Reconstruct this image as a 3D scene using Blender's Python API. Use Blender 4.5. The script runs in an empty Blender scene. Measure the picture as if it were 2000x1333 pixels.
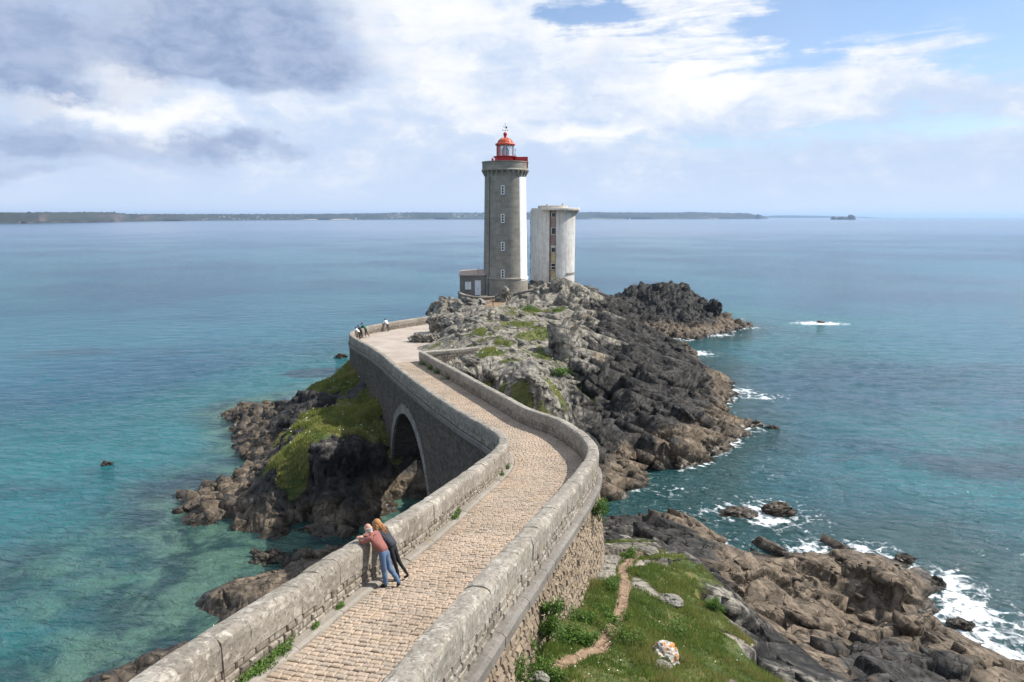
import bpy, bmesh, math, random
import numpy as np
from mathutils import Vector, Matrix

random.seed(7)
RNG = np.random.default_rng(11)
scene = bpy.context.scene
COL = scene.collection

# ------------------------------------------------------------------ camera
EYE = 23.0                     # eye height above the sea
FPX = 1400.0                   # focal length in photo pixels (2000 wide)
PITCH = math.atan(242.5 / FPX)
CP, SP = math.cos(PITCH), math.sin(PITCH)
cam_data = bpy.data.cameras.new("camera")
cam_data.sensor_width = 36.0
cam_data.lens = 36.0 * FPX / 2000.0
cam_data.clip_start = 0.5
cam_data.clip_end = 90000.0
cam = bpy.data.objects.new("camera", cam_data)
cam.location = (0, 0, EYE)
cam.rotation_euler = (math.pi / 2 - PITCH, 0, 0)
COL.objects.link(cam)
scene.camera = cam

# ------------------------------------------------------------------ sun, sky, exposure
SUN_AZ = math.radians(76)      # clockwise from +Y (the view direction)
SUN_EL = math.radians(46)
sun_dir = Vector((math.sin(SUN_AZ) * math.cos(SUN_EL), math.cos(SUN_AZ) * math.cos(SUN_EL), math.sin(SUN_EL)))
sd = bpy.data.lights.new("sun", 'SUN')
sd.energy = 5.0
sd.angle = math.radians(0.5)
sd.color = (1.0, 0.955, 0.89)
so = bpy.data.objects.new("sun", sd)
so.rotation_euler = sun_dir.to_track_quat('Z', 'Y').to_euler()
COL.objects.link(so)

scene.view_settings.view_transform = 'Standard'
scene.view_settings.look = 'None'
scene.view_settings.gamma = 1.0
scene.view_settings.exposure = 0.5
scene.render.engine = 'CYCLES'
scene.cycles.use_denoising = True
scene.cycles.max_bounces = 6
scene.cycles.diffuse_bounces = 3
scene.cycles.glossy_bounces = 3
scene.cycles.transmission_bounces = 4
scene.cycles.sample_clamp_indirect = 4.0
scene.cycles.caustics_reflective = False
scene.cycles.caustics_refractive = False


class NT:
    """small helper to write node trees as expressions"""

    def __init__(self, tree):
        self.t = tree
        self.n = tree.nodes
        self.l = tree.links

    def node(self, typ, **kw):
        nd = self.n.new(typ)
        for k, v in kw.items():
            setattr(nd, k, v)
        return nd

    def put(self, sock, v):
        if v is None:
            return
        if hasattr(v, 'is_linked') or isinstance(v, bpy.types.NodeSocket):
            self.l.new(v, sock)
        else:
            if hasattr(sock.default_value, '__len__') and not hasattr(v, '__len__'):
                v = [v] * len(sock.default_value)
            if hasattr(v, '__len__') and len(v) == 3 and len(sock.default_value) == 4:
                v = tuple(v) + (1.0,)
            sock.default_value = v

    def math(self, op, a, b=None, c=None, clamp=False):
        nd = self.node('ShaderNodeMath', operation=op, use_clamp=clamp)
        self.put(nd.inputs[0], a)
        self.put(nd.inputs[1], b)
        self.put(nd.inputs[2], c)
        return nd.outputs[0]

    def vmath(self, op, a, b=None, scale=None):
        nd = self.node('ShaderNodeVectorMath', operation=op)
        self.put(nd.inputs[0], a)
        self.put(nd.inputs[1], b)
        if scale is not None:
            self.put(nd.inputs['Scale'], scale)
        return nd.outputs['Value'] if op in ('DOT_PRODUCT', 'LENGTH', 'DISTANCE') else nd.outputs[0]

    def mix(self, f, a, b, blend='MIX'):
        nd = self.node('ShaderNodeMix', data_type='RGBA', blend_type=blend)
        self.put(nd.inputs[0], f)
        self.put(nd.inputs[6], a)
        self.put(nd.inputs[7], b)
        return nd.outputs[2]

    def noise(self, vec, scale, detail=4, rough=0.55, dist=0.0, out=0, lac=2.0):
        nd = self.node('ShaderNodeTexNoise')
        self.put(nd.inputs['Vector'], vec)
        self.put(nd.inputs['Scale'], scale)
        self.put(nd.inputs['Detail'], detail)
        self.put(nd.inputs['Roughness'], rough)
        self.put(nd.inputs['Distortion'], dist)
        self.put(nd.inputs['Lacunarity'], lac)
        return nd.outputs[out]

    def voronoi(self, vec, scale, feature='F1', out=0, rnd=1.0):
        nd = self.node('ShaderNodeTexVoronoi', feature=feature)
        self.put(nd.inputs['Vector'], vec)
        self.put(nd.inputs['Scale'], scale)
        self.put(nd.inputs['Randomness'], rnd)
        return nd.outputs[out]

    def ramp(self, v, lo, hi, a=0.0, b=1.0, smooth=True):
        nd = self.node('ShaderNodeMapRange', interpolation_type='SMOOTHSTEP' if smooth else 'LINEAR')
        self.put(nd.inputs[0], v)
        self.put(nd.inputs[1], lo)
        self.put(nd.inputs[2], hi)
        self.put(nd.inputs[3], a)
        self.put(nd.inputs[4], b)
        return nd.outputs[0]

    def sep(self, v):
        nd = self.node('ShaderNodeSeparateXYZ')
        self.put(nd.inputs[0], v)
        return nd.outputs

    def comb(self, x, y, z):
        nd = self.node('ShaderNodeCombineXYZ')
        for s, v in zip(nd.inputs, (x, y, z)):
            self.put(s, v)
        return nd.outputs[0]

    def attr(self, name):
        nd = self.node('ShaderNodeAttribute', attribute_name=name)
        return nd.outputs['Fac']

    def bump(self, h, strength=0.5, dist=0.05, normal=None):
        nd = self.node('ShaderNodeBump')
        nd.inputs['Strength'].default_value = strength
        nd.inputs['Distance'].default_value = dist
        self.put(nd.inputs['Height'], h)
        if normal is not None:
            self.put(nd.inputs['Normal'], normal)
        return nd.outputs[0]


# world: clear blue sky from the sky model, with a veil of high cloud and cumulus masses
world = bpy.data.worlds.new("World")
scene.world = world
world.use_nodes = True
W = NT(world.node_tree)
W.n.clear()
sky = W.node('ShaderNodeTexSky', sky_type='NISHITA', sun_disc=False)
sky.sun_elevation = SUN_EL
sky.sun_rotation = SUN_AZ
sky.altitude = 20
sky.air_density = 1.0
sky.dust_density = 0.5
sky.ozone_density = 3.0
tc = W.node('ShaderNodeTexCoord')
dx, dy, dz = W.sep(tc.outputs['Generated'])
el = W.math('ARCSINE', dz)
az = W.math('ARCTAN2', dx, dy)
vz = W.math('MAXIMUM', W.math('ADD', dz, 0.09), 0.02)
plane = W.comb(W.math('DIVIDE', dx, vz), W.math('DIVIDE', dy, vz), 0.0)
warpv = W.noise(W.comb(W.math('MULTIPLY', az, 1.0), W.math('MULTIPLY', el, 1.6), 0.0), 7.0, 6, 0.6, out=1)
wx, wy, _ = W.sep(warpv)
azw = W.math('ADD', az, W.math('MULTIPLY', W.math('SUBTRACT', wx, 0.5), 0.22))
elw = W.math('ADD', el, W.math('MULTIPLY', W.math('SUBTRACT', wy, 0.5), 0.12))


def sky_blob(px, py, rx, ry, amp):
    a0 = math.atan((px - 1000) / FPX)
    e0 = math.atan((424 - py) / math.hypot(FPX, px - 1000))
    u = W.math('DIVIDE', W.math('SUBTRACT', azw, a0), rx / FPX)
    v = W.math('DIVIDE', W.math('SUBTRACT', elw, e0), ry / FPX)
    q = W.math('ADD', W.math('MULTIPLY', u, u), W.math('MULTIPLY', v, v))
    g = W.math('POWER', 2.718, W.math('MULTIPLY', q, -0.7))
    return W.math('MULTIPLY', g, amp)


def blob_sum(lst):
    s = None
    for b in lst:
        g = sky_blob(*b)
        s = g if s is None else W.math('ADD', s, g)
    return s


wide = W.noise(W.comb(W.math('MULTIPLY', az, 1.0), W.math('MULTIPLY', el, 2.2), 3.0), 2.6, 5, 0.58)
fine = W.noise(W.comb(W.math('MULTIPLY', azw, 1.0), W.math('MULTIPLY', elw, 1.7), 8.0), 8.0, 8, 0.62)
puff = W.noise(W.comb(az, W.math('MULTIPLY', el, 1.8), 5.0), 21.0, 7, 0.6, 0.3)
streak = W.noise(W.comb(W.math('ADD', az, W.math('MULTIPLY', el, -1.2)), W.math('MULTIPLY', el, 7.0), 1.0), 9.0, 8, 0.62, 0.5)


def jitter(v, n, amp):
    return W.math('ADD', v, W.math('MULTIPLY', W.math('SUBTRACT', n, 0.5), amp))


dark = blob_sum([(490, 55, 225, 85, 1.0), (600, 160, 120, 40, .72), (400, 120, 120, 45, .5), (20, 110, 105, 75, .85), (90, 178, 110, 14, .5), (140, 285, 100, 30, .8), (430, 292, 85, 22, .8),
                 (590, 300, 45, 14, .5), (0, 338, 150, 15, .6), (1230, 110, 100, 50, .34), (1130, 150, 80, 40, .25)])
dnoise = W.math('ADD', W.math('MULTIPLY', W.math('SUBTRACT', fine, 0.5), 1.1), W.math('MULTIPLY', W.math('SUBTRACT', puff, 0.5), 0.6))
darkn = W.math('ADD', dark, W.math('MULTIPLY', dnoise, W.math('MINIMUM', W.math('ADD', W.math('MULTIPLY', dark, 1.5), 0.25), 1.0)))
darkn = W.math('ADD', darkn, W.math('MULTIPLY', W.math('MAXIMUM', W.math('SUBTRACT', wide, 0.62), 0.0), 1.5))
darkmask = W.ramp(darkn, 0.22, 0.95)
hole = blob_sum([(1150, 48, 74, 28, 1.0), (1820, 40, 330, 62, 1.0), (1560, 85, 90, 40, .55), (1400, 285, 190, 20, .45), (1900, 265, 200, 26, .55), (1960, 130, 100, 22, .35)])
holen = jitter(jitter(jitter(hole, fine, -0.9), streak, -1.5), wide, -0.4)
holemask = W.ramp(holen, 0.15, 0.75)
white = blob_sum([(1270, 40, 170, 70, .8), (1395, 140, 90, 50, .7), (330, 90, 60, 60, .85), (230, 150, 60, 30, .5), (820, 30, 120, 60, .7), (1130, 275, 60, 18, .8), (1490, 70, 60, 45, .7),
                  (210, 222, 110, 16, .7), (430, 238, 70, 14, .6), (350, 270, 40, 18, .5), (900, 200, 300, 90, .35), (1500, 180, 300, 60, .45)])
whiten = jitter(jitter(jitter(white, fine, 1.7), puff, 0.7), streak, 0.4)
whitemask = W.ramp(whiten, -0.1, 0.85)
cloudcol = W.mix(whitemask, (0.70, 0.84, 1.08, 1), (1.16, 1.17, 1.19, 1))
cloudcol = W.mix(darkmask, cloudcol, W.mix(W.ramp(puff, 0.3, 0.7), (0.34, 0.45, 0.69, 1), (0.53, 0.63, 0.86, 1)))
low = W.ramp(el, -0.01, 0.075)
cloudcol = W.mix(low, (0.79, 0.92, 1.14, 1), cloudcol)
skycol = W.vmath('MULTIPLY', W.vmath('SCALE', sky.outputs[0], scale=0.105 / 0.62), (0.92, 0.94, 1.0))
holeamt = W.math('MULTIPLY', W.math('MULTIPLY', holemask, W.math('SUBTRACT', 1.0, darkmask)), W.ramp(el, 0.02, 0.1))
allcol = W.mix(W.math('MULTIPLY', holeamt, 0.9), cloudcol, skycol)
below = W.ramp(dz, -0.02, 0.0)
allcol = W.mix(below, (0.30, 0.42, 0.52, 1), allcol)
bg = W.node('ShaderNodeBackground')
bg.inputs[1].default_value = 0.62
W.l.new(allcol, bg.inputs[0])
wo = W.node('ShaderNodeOutputWorld')
W.l.new(bg.outputs[0], wo.inputs[0])

# ------------------------------------------------------------------ survey helpers: photo measurements to places


def ray(px, py):
    x = (px - 1000) / FPX
    y = (py - 666.5) / FPX
    return np.array([x, CP - y * SP, -SP - y * CP])


def at_z(px, py, z):
    d = ray(px, py)
    return d * ((z - EYE) / d[2]) + np.array([0, 0, EYE])


def at_y(px, py, Y):
    d = ray(px, py)
    return d * (Y / d[1]) + np.array([0, 0, EYE])


DECK_Y = [0, 9, 15.5, 22, 28, 34, 40, 46, 52, 58, 65, 75, 85, 200]
DECK_Z = [17.0, 15.9, 14.8, 13.65, 12.6, 11.7, 11.0, 10.55, 10.2, 9.9, 9.6, 9.1, 8.9, 8.9]


def deck_z(Y):
    return np.interp(Y, DECK_Y, DECK_Z)


def on_deck(px, py, h=0.0):
    d = ray(px, py)
    lo, hi = 1.0, 300.0
    for _ in range(50):
        m = (lo + hi) / 2
        if EYE + d[2] / d[1] * m > deck_z(m) + h:
            lo = m
        else:
            hi = m
    return at_y(px, py, lo)


# ------------------------------------------------------------------ mesh helpers
def set_props(o, label=None, cat=None, group=None, kind=None):
    if label:
        o["label"] = label
    if cat:
        o["category"] = cat
    if group:
        o["group"] = group
    if kind:
        o["kind"] = kind
    return o


def mesh_obj(name, verts, faces, mat=None, parent=None, smooth=False, attrs=None):
    me = bpy.data.meshes.new(name)
    if isinstance(verts, np.ndarray):
        verts = verts.tolist()
    if isinstance(faces, np.ndarray):
        faces = faces.tolist()
    me.from_pydata(verts, [], faces)
    mats = mat if isinstance(mat, (list, tuple)) else ([mat] if mat else [])
    for m in mats:
        me.materials.append(m)
    if attrs:
        for k, v in attrs.items():
            a = me.attributes.new(k, 'FLOAT', 'POINT')
            a.data.foreach_set('value', np.asarray(v, dtype=np.float32))
    if smooth:
        me.polygons.foreach_set('use_smooth', [True] * len(me.polygons))
    me.update()
    o = bpy.data.objects.new(name, me)
    COL.objects.link(o)
    if parent is not None:
        o.parent = parent
    return o


def grid_mesh(name, verts, nu, nv, keep=None, mat=None, smooth=True, attrs=None, parent=None):
    """fast mesh from an (nu*nv) vertex array; keep = boolean mask on quads"""
    idx = np.arange(nu * nv).reshape(nu, nv)
    q = np.stack([idx[:-1, :-1], idx[:-1, 1:], idx[1:, 1:], idx[1:, :-1]], -1).reshape(-1, 4)
    if keep is not None:
        q = q[keep.reshape(-1)]
        used = np.zeros(nu * nv, bool)
        used[q.ravel()] = True
        remap = np.cumsum(used) - 1
        q = remap[q]
        verts = verts[used]
        if attrs:
            attrs = {k: np.asarray(v)[used] for k, v in attrs.items()}
    me = bpy.data.meshes.new(name)
    me.vertices.add(len(verts))
    me.vertices.foreach_set('co', verts.astype(np.float32).ravel())
    me.loops.add(q.size)
    me.loops.foreach_set('vertex_index', q.astype(np.int32).ravel())
    me.polygons.add(len(q))
    me.polygons.foreach_set('loop_start', np.arange(0, q.size, 4, dtype=np.int32))
    me.polygons.foreach_set('loop_total', np.full(len(q), 4, dtype=np.int32))
    me.polygons.foreach_set('use_smooth', np.full(len(q), smooth))
    if attrs:
        for k, v in attrs.items():
            a = me.attributes.new(k, 'FLOAT', 'POINT')
            a.data.foreach_set('value', np.asarray(v, dtype=np.float32))
    if mat:
        me.materials.append(mat)
    me.update(calc_edges=True)
    me.validate()
    o = bpy.data.objects.new(name, me)
    COL.objects.link(o)
    if parent is not None:
        o.parent = parent
    return o


def empty(name, loc=(0, 0, 0), label=None, cat=None, group=None, kind=None):
    o = bpy.data.objects.new(name, None)
    o.location = loc
    o.empty_display_size = 0.3
    COL.objects.link(o)
    return set_props(o, label, cat, group, kind)


class MB:
    """mesh builder that collects shapes into one mesh"""

    def __init__(self):
        self.v = []
        self.f = []
        self.r = []

    def add(self, verts, faces, rnd=0.5):
        b = len(self.v)
        self.v.extend([tuple(map(float, p)) for p in verts])
        self.f.extend([tuple(i + b for i in f) for f in faces])
        self.r.extend([rnd] * len(verts))
        return self

    def box(self, x0, x1, y0, y1, z0, z1, rnd=0.5, M=None):
        vs = [(x0, y0, z0), (x1, y0, z0), (x1, y1, z0), (x0, y1, z0), (x0, y0, z1), (x1, y0, z1), (x1, y1, z1), (x0, y1, z1)]
        if M is not None:
            vs = [tuple(M @ Vector(p)) for p in vs]
        return self.add(vs, [(0, 3, 2, 1), (4, 5, 6, 7), (0, 1, 5, 4), (1, 2, 6, 5), (2, 3, 7, 6), (3, 0, 4, 7)], rnd)

    def lathe(self, prof, n=48, a0=0.0, a1=2 * math.pi, cx=0, cy=0):
        """prof = [(r, z)...] round a vertical axis"""
        full = abs(a1 - a0 - 2 * math.pi) < 1e-6
        m = n if full else n + 1
        vs = []
        for r, z in prof:
            for i in range(m):
                a = a0 + (a1 - a0) * i / n
                vs.append((cx + r * math.sin(a), cy - r * math.cos(a), z))
        fs = []
        for j in range(len(prof) - 1):
            for i in range(n):
                i2 = (i + 1) % m
                fs.append((j * m + i, j * m + i2, (j + 1) * m + i2, (j + 1) * m + i))
        return self.add(vs, fs)

    def tube(self, p0, p1, r0, r1=None, n=8):
        r1 = r0 if r1 is None else r1
        p0, p1 = Vector(p0), Vector(p1)
        q = (p1 - p0).to_track_quat('Z', 'Y')
        vs = []
        for p, r in ((p0, r0), (p1, r1)):
            for i in range(n):
                a = 2 * math.pi * i / n
                vs.append(p + q @ Vector((r * math.cos(a), r * math.sin(a), 0)))
        fs = [(i, (i + 1) % n, n + (i + 1) % n, n + i) for i in range(n)]
        fs += [tuple(range(n - 1, -1, -1)), tuple(range(n, 2 * n))]
        return self.add(vs, fs)

    def ball(self, c, r, n=12, m=8, sz=1.0):
        prof = [(max(r * math.sin(math.pi * j / m), 1e-4), c[2] - r * sz * math.cos(math.pi * j / m)) for j in range(m + 1)]
        return self.lathe(prof, n, cx=c[0], cy=c[1])

    def build(self, name, mat, parent=None, smooth=False):
        return mesh_obj(name, self.v, self.f, mat, parent, smooth, {'rnd': self.r})


# ------------------------------------------------------------------ numpy noise
def _hash(ix, iy, iz, seed):
    h = (ix.astype(np.int64) * 374761393 + iy.astype(np.int64) * 668265263 + iz.astype(np.int64) * 2147483647 + seed * 974711) & 0xFFFFFFFF
    h = ((h ^ (h >> 13)) * 1274126177) & 0xFFFFFFFF
    h = ((h ^ (h >> 16)) * 2246822519) & 0xFFFFFFFF
    h = h ^ (h >> 15)
    return (h & 0xFFFFFF).astype(np.float64) / float(0xFFFFFF)


def vnoise(p, seed=0):
    i = np.floor(p).astype(np.int64)
    f = p - i
    f = f * f * (3 - 2 * f)
    out = np.zeros(len(p))
    for a in (0, 1):
        wa = f[:, 0] if a else 1 - f[:, 0]
        for b in (0, 1):
            wb = f[:, 1] if b else 1 - f[:, 1]
            for c in (0, 1):
                wc = f[:, 2] if c else 1 - f[:, 2]
                out += wa * wb * wc * _hash(i[:, 0] + a, i[:, 1] + b, i[:, 2] + c, seed)
    return out * 2 - 1


def fbm(p, octaves=4, seed=0, gain=0.5):
    s = np.zeros(len(p))
    a = 1.0
    for o in range(octaves):
        s += a * vnoise(p * (2.03 ** o) + o * 17.3, seed + o)
        a *= gain
    return s


def facets(p, seed=0, tilt=0.9):
    """cellular blocks: each cell has its own level and tilted face; returns height and edge closeness"""
    i = np.floor(p).astype(np.int64)
    best = np.full(len(p), 1e9)
    second = np.full(len(p), 1e9)
    bv = np.zeros(len(p))
    for a in (-1, 0, 1):
        for b in (-1, 0, 1):
            for c in (-1, 0, 1):
                cx, cy, cz = i[:, 0] + a, i[:, 1] + b, i[:, 2] + c
                h1 = _hash(cx, cy, cz, seed)
                h2 = _hash(cx, cy, cz, seed + 1)
                h3 = _hash(cx, cy, cz, seed + 2)
                d = np.stack([p[:, 0] - cx - 0.1 - .8 * h1, p[:, 1] - cy - 0.1 - .8 * h2, p[:, 2] - cz - 0.1 - .8 * h3], 1)
                dd = (d * d).sum(1)
                t = np.stack([h2 * 7.13 % 1 - .5, h3 * 5.77 % 1 - .5, h1 * 9.31 % 1 - .5], 1)
                val = (h1 * 3.7 + h2 * 5.1) % 1 - .5 + tilt * (d * t).sum(1) * 2
                near = dd < best
                second = np.where(near, best, np.minimum(second, dd))
                best = np.where(near, dd, best)
                bv = np.where(near, val, bv)
    return bv, np.sqrt(second) - np.sqrt(best)


# ------------------------------------------------------------------ materials
def new_mat(name):
    m = bpy.data.materials.new(name)
    m.use_nodes = True
    N = NT(m.node_tree)
    b = N.n['Principled BSDF']
    return m, N, b


def world_pos(N):
    return N.node('ShaderNodeNewGeometry').outputs['Position']


def simple_mat(name, col, rough=0.6, metal=0.0, var=0.12, scale=6.0, bump=0.0, spec=0.4):
    m, N, b = new_mat(name)
    p = N.node('ShaderNodeTexCoord').outputs['Object']
    n = N.noise(p, scale, 5, 0.6)
    c = N.mix(N.ramp(n, 0.3, 0.7), tuple(v * (1 - var) for v in col), tuple(min(1, v * (1 + var)) for v in col))
    N.l.new(c, b.inputs['Base Color'])
    b.inputs['Roughness'].default_value = rough
    b.inputs['Metallic'].default_value = metal
    b.inputs['Specular IOR Level'].default_value = spec
    if bump:
        N.l.new(N.bump(N.noise(p, scale * 6, 4, 0.6), bump, 0.02), b.inputs['Normal'])
    return m


def rock_material():
    m, N, b = new_mat('sea_rock')
    P = world_pos(N)
    x, y, z = N.sep(P)
    big = N.noise(P, 0.22, 4, 0.6)
    mid = N.noise(P, 1.3, 6, 0.65)
    fin = N.noise(P, 9.0, 6, 0.7)
    zz = N.math('ADD', z, N.math('MULTIPLY', N.math('SUBTRACT', big, 0.5), 7.0))
    zz = N.math('ADD', zz, N.math('MULTIPLY', N.math('SUBTRACT', mid, 0.5), 3.0))
    zg = N.math('ADD', zz, N.attr('zone2'))
    zz = N.math('ADD', zz, N.attr('zone'))
    brown = N.mix(N.ramp(mid, 0.35, 0.68), (0.085, 0.066, 0.046), (0.25, 0.193, 0.138))
    black = N.mix(N.ramp(mid, 0.35, 0.7), (0.018, 0.017, 0.016), (0.085, 0.078, 0.070))
    grey = N.mix(N.ramp(mid, 0.34, 0.66), (0.12, 0.108, 0.088), (0.34, 0.31, 0.255))
    lich = N.ramp(N.noise(P, 2.6, 8, 0.75), 0.52, 0.66)
    grey = N.mix(N.math('MULTIPLY', lich, 0.5), grey, (0.42, 0.40, 0.335))
    rust = N.ramp(N.noise(P, 0.5, 5, 0.6, 0.5), 0.58, 0.7)
    grey = N.mix(N.math('MULTIPLY', rust, 0.45), grey, (0.26, 0.17, 0.09))
    c = N.mix(N.ramp(zz, 2.2, 3.4), brown, black)
    c = N.mix(N.ramp(N.math('ADD', zg, N.math('MULTIPLY', N.math('SUBTRACT', mid, 0.5), 5.0)), 6.2, 9.2), c, grey)
    wet = N.math('SUBTRACT', 1.0, N.ramp(z, 0.15, 0.9))
    c = N.mix(N.math('MULTIPLY', wet, 0.8), c, (0.03, 0.024, 0.016))
    c = N.mix(N.math('MULTIPLY', N.ramp(fin, 0.35, 0.75), 0.5), c, N.mix(1.0, c, (0.45, 0.43, 0.40), 'MULTIPLY'))
    Pw = N.vmath('ADD', P, N.vmath('SCALE', N.noise(P, 0.9, 3, 0.5, out=1), scale=0.22))

    def cells(scale, stretch):
        nd = N.node('ShaderNodeTexVoronoi')
        q = N.vmath('MULTIPLY', Pw, stretch)
        N.put(nd.inputs['Vector'], q)
        nd.inputs['Scale'].default_value = scale
        tilt = N.vmath('SUBTRACT', nd.outputs['Color'], (0.5, 0.5, 0.5))
        face = N.vmath('DOT_PRODUCT', N.vmath('SUBTRACT', q, nd.outputs['Position']), tilt)
        return N.math('ADD', N.math('MULTIPLY', face, 2.0), N.math('MULTIPLY', N.sep(nd.outputs['Color'])[0], 0.45 / scale)), nd.outputs['Color']

    fa, ca_ = cells(1.0, (0.7, 1.0, 0.8))
    fb, cb2 = cells(3.0, (0.8, 1.0, 0.9))
    tone = N.math('ADD', N.math('MULTIPLY', N.sep(ca_)[1], 0.35), N.math('MULTIPLY', N.sep(cb2)[1], 0.25))
    c = N.mix(N.math('SUBTRACT', 0.42, tone), c, N.mix(1.0, c, (0.45, 0.44, 0.42), 'MULTIPLY'))
    crk = N.voronoi(N.vmath('MULTIPLY', N.vmath('ADD', P, N.vmath('SCALE', N.noise(P, 1.4, 4, 0.65, out=1), scale=0.7)), (0.8, 1.0, 0.42)), 0.8, 'DISTANCE_TO_EDGE')
    crkm = N.math('MULTIPLY', N.ramp(crk, 0.0, 0.028, 1.0, 0.0), N.ramp(mid, 0.35, 0.6))
    c = N.mix(N.math('MULTIPLY', crkm, 0.75), c, (0.018, 0.016, 0.013))
    veg = N.attr('veg')
    vn = N.noise(P, 1.1, 7, 0.7)
    vmask = N.ramp(N.math('ADD', veg, N.math('MULTIPLY', N.math('SUBTRACT', vn, 0.5), 1.1)), 0.42, 0.58)
    g1 = N.noise(P, 0.55, 5, 0.65)
    grass = N.mix(N.ramp(g1, 0.38, 0.62), (0.05, 0.078, 0.018), (0.125, 0.125, 0.036))
    grass = N.mix(N.ramp(N.noise(P, 1.7, 5, 0.7), 0.56, 0.7), grass, (0.20, 0.135, 0.06))
    grass = N.mix(N.math('MULTIPLY', N.ramp(fin, 0.4, 0.7), 0.55), grass, (0.03, 0.045, 0.012))
    c = N.mix(vmask, c, grass)
    dirt = N.attr('dirt')
    dm = N.ramp(N.math('ADD', dirt, N.math('MULTIPLY', N.math('SUBTRACT', N.noise(P, 2.4, 5, 0.7), 0.5), 0.5)), 0.42, 0.6)
    dcol = N.mix(N.ramp(fin, 0.35, 0.7), (0.18, 0.115, 0.07), (0.33, 0.235, 0.155))
    c = N.mix(dm, c, dcol)
    N.l.new(c, b.inputs['Base Color'])
    N.l.new(N.math('SUBTRACT', 0.82, N.math('MULTIPLY', wet, 0.5)), b.inputs['Roughness'])
    b.inputs['Specular IOR Level'].default_value = 0.25
    notveg = N.math('SUBTRACT', 1.0, N.math('MULTIPLY', vmask, 0.85))
    h = N.math('ADD', N.math('MULTIPLY', fa, 0.5), N.math('MULTIPLY', fb, 0.5))
    h = N.math('SUBTRACT', h, N.math('MULTIPLY', crkm, 0.12))
    h = N.math('MULTIPLY', h, notveg)
    h = N.math('ADD', h, N.math('MULTIPLY', mid, 0.10))
    h = N.math('ADD', h, N.math('MULTIPLY', fin, 0.035))
    N.l.new(N.bump(h, 0.9, 1.0), b.inputs['Normal'])
    return m


M_ROCK = rock_material()

# ------------------------------------------------------------------ wall lines of the causeway (plan, metres)
LEFT_PTS = [(-5.75, 4), (-5.25, 6.5), (-4.87, 8.7), (-4.4, 10.85), (-4.1, 12), (-3.57, 14.3), (-3.13, 15.9), (-2.43, 18.7), (-1.6, 23), (-.93, 26.3), (-.5, 28.8), (-.36, 30.6), (-.5, 32.5),
            (-1.07, 34.75), (-2.15, 37.8), (-3.4, 41.35), (-4.78, 45), (-7.45, 52.3), (-10.46, 60.6), (-11.5, 63.6), (-13.95, 70), (-16.35, 75.3), (-17.95, 79.2), (-18.45, 81.8), (-18.1, 84.2),
            (-17.3, 86.9), (-15.1, 90.1), (-11.7, 94.4), (-8.4, 97.6), (-6.5, 99.2)]
RIGHT_PTS = [(-2.9, 3.2), (-2.2, 6), (-1.5, 8.6), (-1.12, 10.2), (-.85, 11.2), (-.2, 13.7), (.16, 15), (.97, 18.16), (1.77, 21.2), (2.84, 25.6), (3.36, 28.6), (3.44, 31), (3.2, 34), (2.45, 37.5),
             (.78, 41.2), (-.9, 46.2), (-4.4, 55.7), (-7.15, 62.7), (-8.55, 66.4)]


class Path:
    def __init__(self, pts, step=0.05, smooth=True):
        pts = [np.array(p, float) for p in pts]
        out = []
        if smooth:
            ext = [2 * pts[0] - pts[1]] + pts + [2 * pts[-1] - pts[-2]]
            for k in range(1, len(ext) - 2):
                p0, p1, p2, p3 = ext[k - 1:k + 3]
                for t in np.linspace(0, 1, 24, endpoint=False):
                    out.append(0.5 * ((2 * p1) + (-p0 + p2) * t + (2 * p0 - 5 * p1 + 4 * p2 - p3) * t * t + (-p0 + 3 * p1 - 3 * p2 + p3) * t ** 3))
            out.append(pts[-1])
        else:
            out = pts
        P = np.array(out)
        d = np.r_[0, np.cumsum(np.linalg.norm(np.diff(P, axis=0), axis=1))]
        n = max(2, int(d[-1] / step))
        self.s = np.linspace(0, d[-1], n)
        self.P = np.stack([np.interp(self.s, d, P[:, 0]), np.interp(self.s, d, P[:, 1])], 1)
        T = np.gradient(self.P, axis=0)
        if smooth:
            k = np.ones(9) / 9
            T = np.stack([np.convolve(np.pad(T[:, i], 4, mode='edge'), k, 'valid') for i in (0, 1)], 1)
        T /= np.linalg.norm(T, axis=1)[:, None]
        self.T = T
        self.L = d[-1]

    def at(self, s, off=0.0):
        """plan point at arc length s, moved off metres to the right of travel"""
        x = np.interp(s, self.s, self.P[:, 0])
        y = np.interp(s, self.s, self.P[:, 1])
        tx = np.interp(s, self.s, self.T[:, 0])
        ty = np.interp(s, self.s, self.T[:, 1])
        return x + ty * off, y - tx * off

    def s_of_y(self, y):
        i = int(np.argmin(np.abs(self.P[:, 1] - y)))
        return self.s[i]


LEFT = Path(LEFT_PTS)
RIGHT = Path(RIGHT_PTS)

# ------------------------------------------------------------------ terrain
CTRL = []


def cz(z, *pts):
    for p in pts:
        CTRL.append(at_z(p[0], p[1], z))


def c3(*pts):          # (px, py, height)
    for p in pts:
        CTRL.append(at_z(*p))


def cy(*pts):          # (px, py, distance)
    for p in pts:
        CTRL.append(at_y(*p))


def cw(*pts):
    for p in pts:
        CTRL.append(np.array(p, float))


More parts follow.
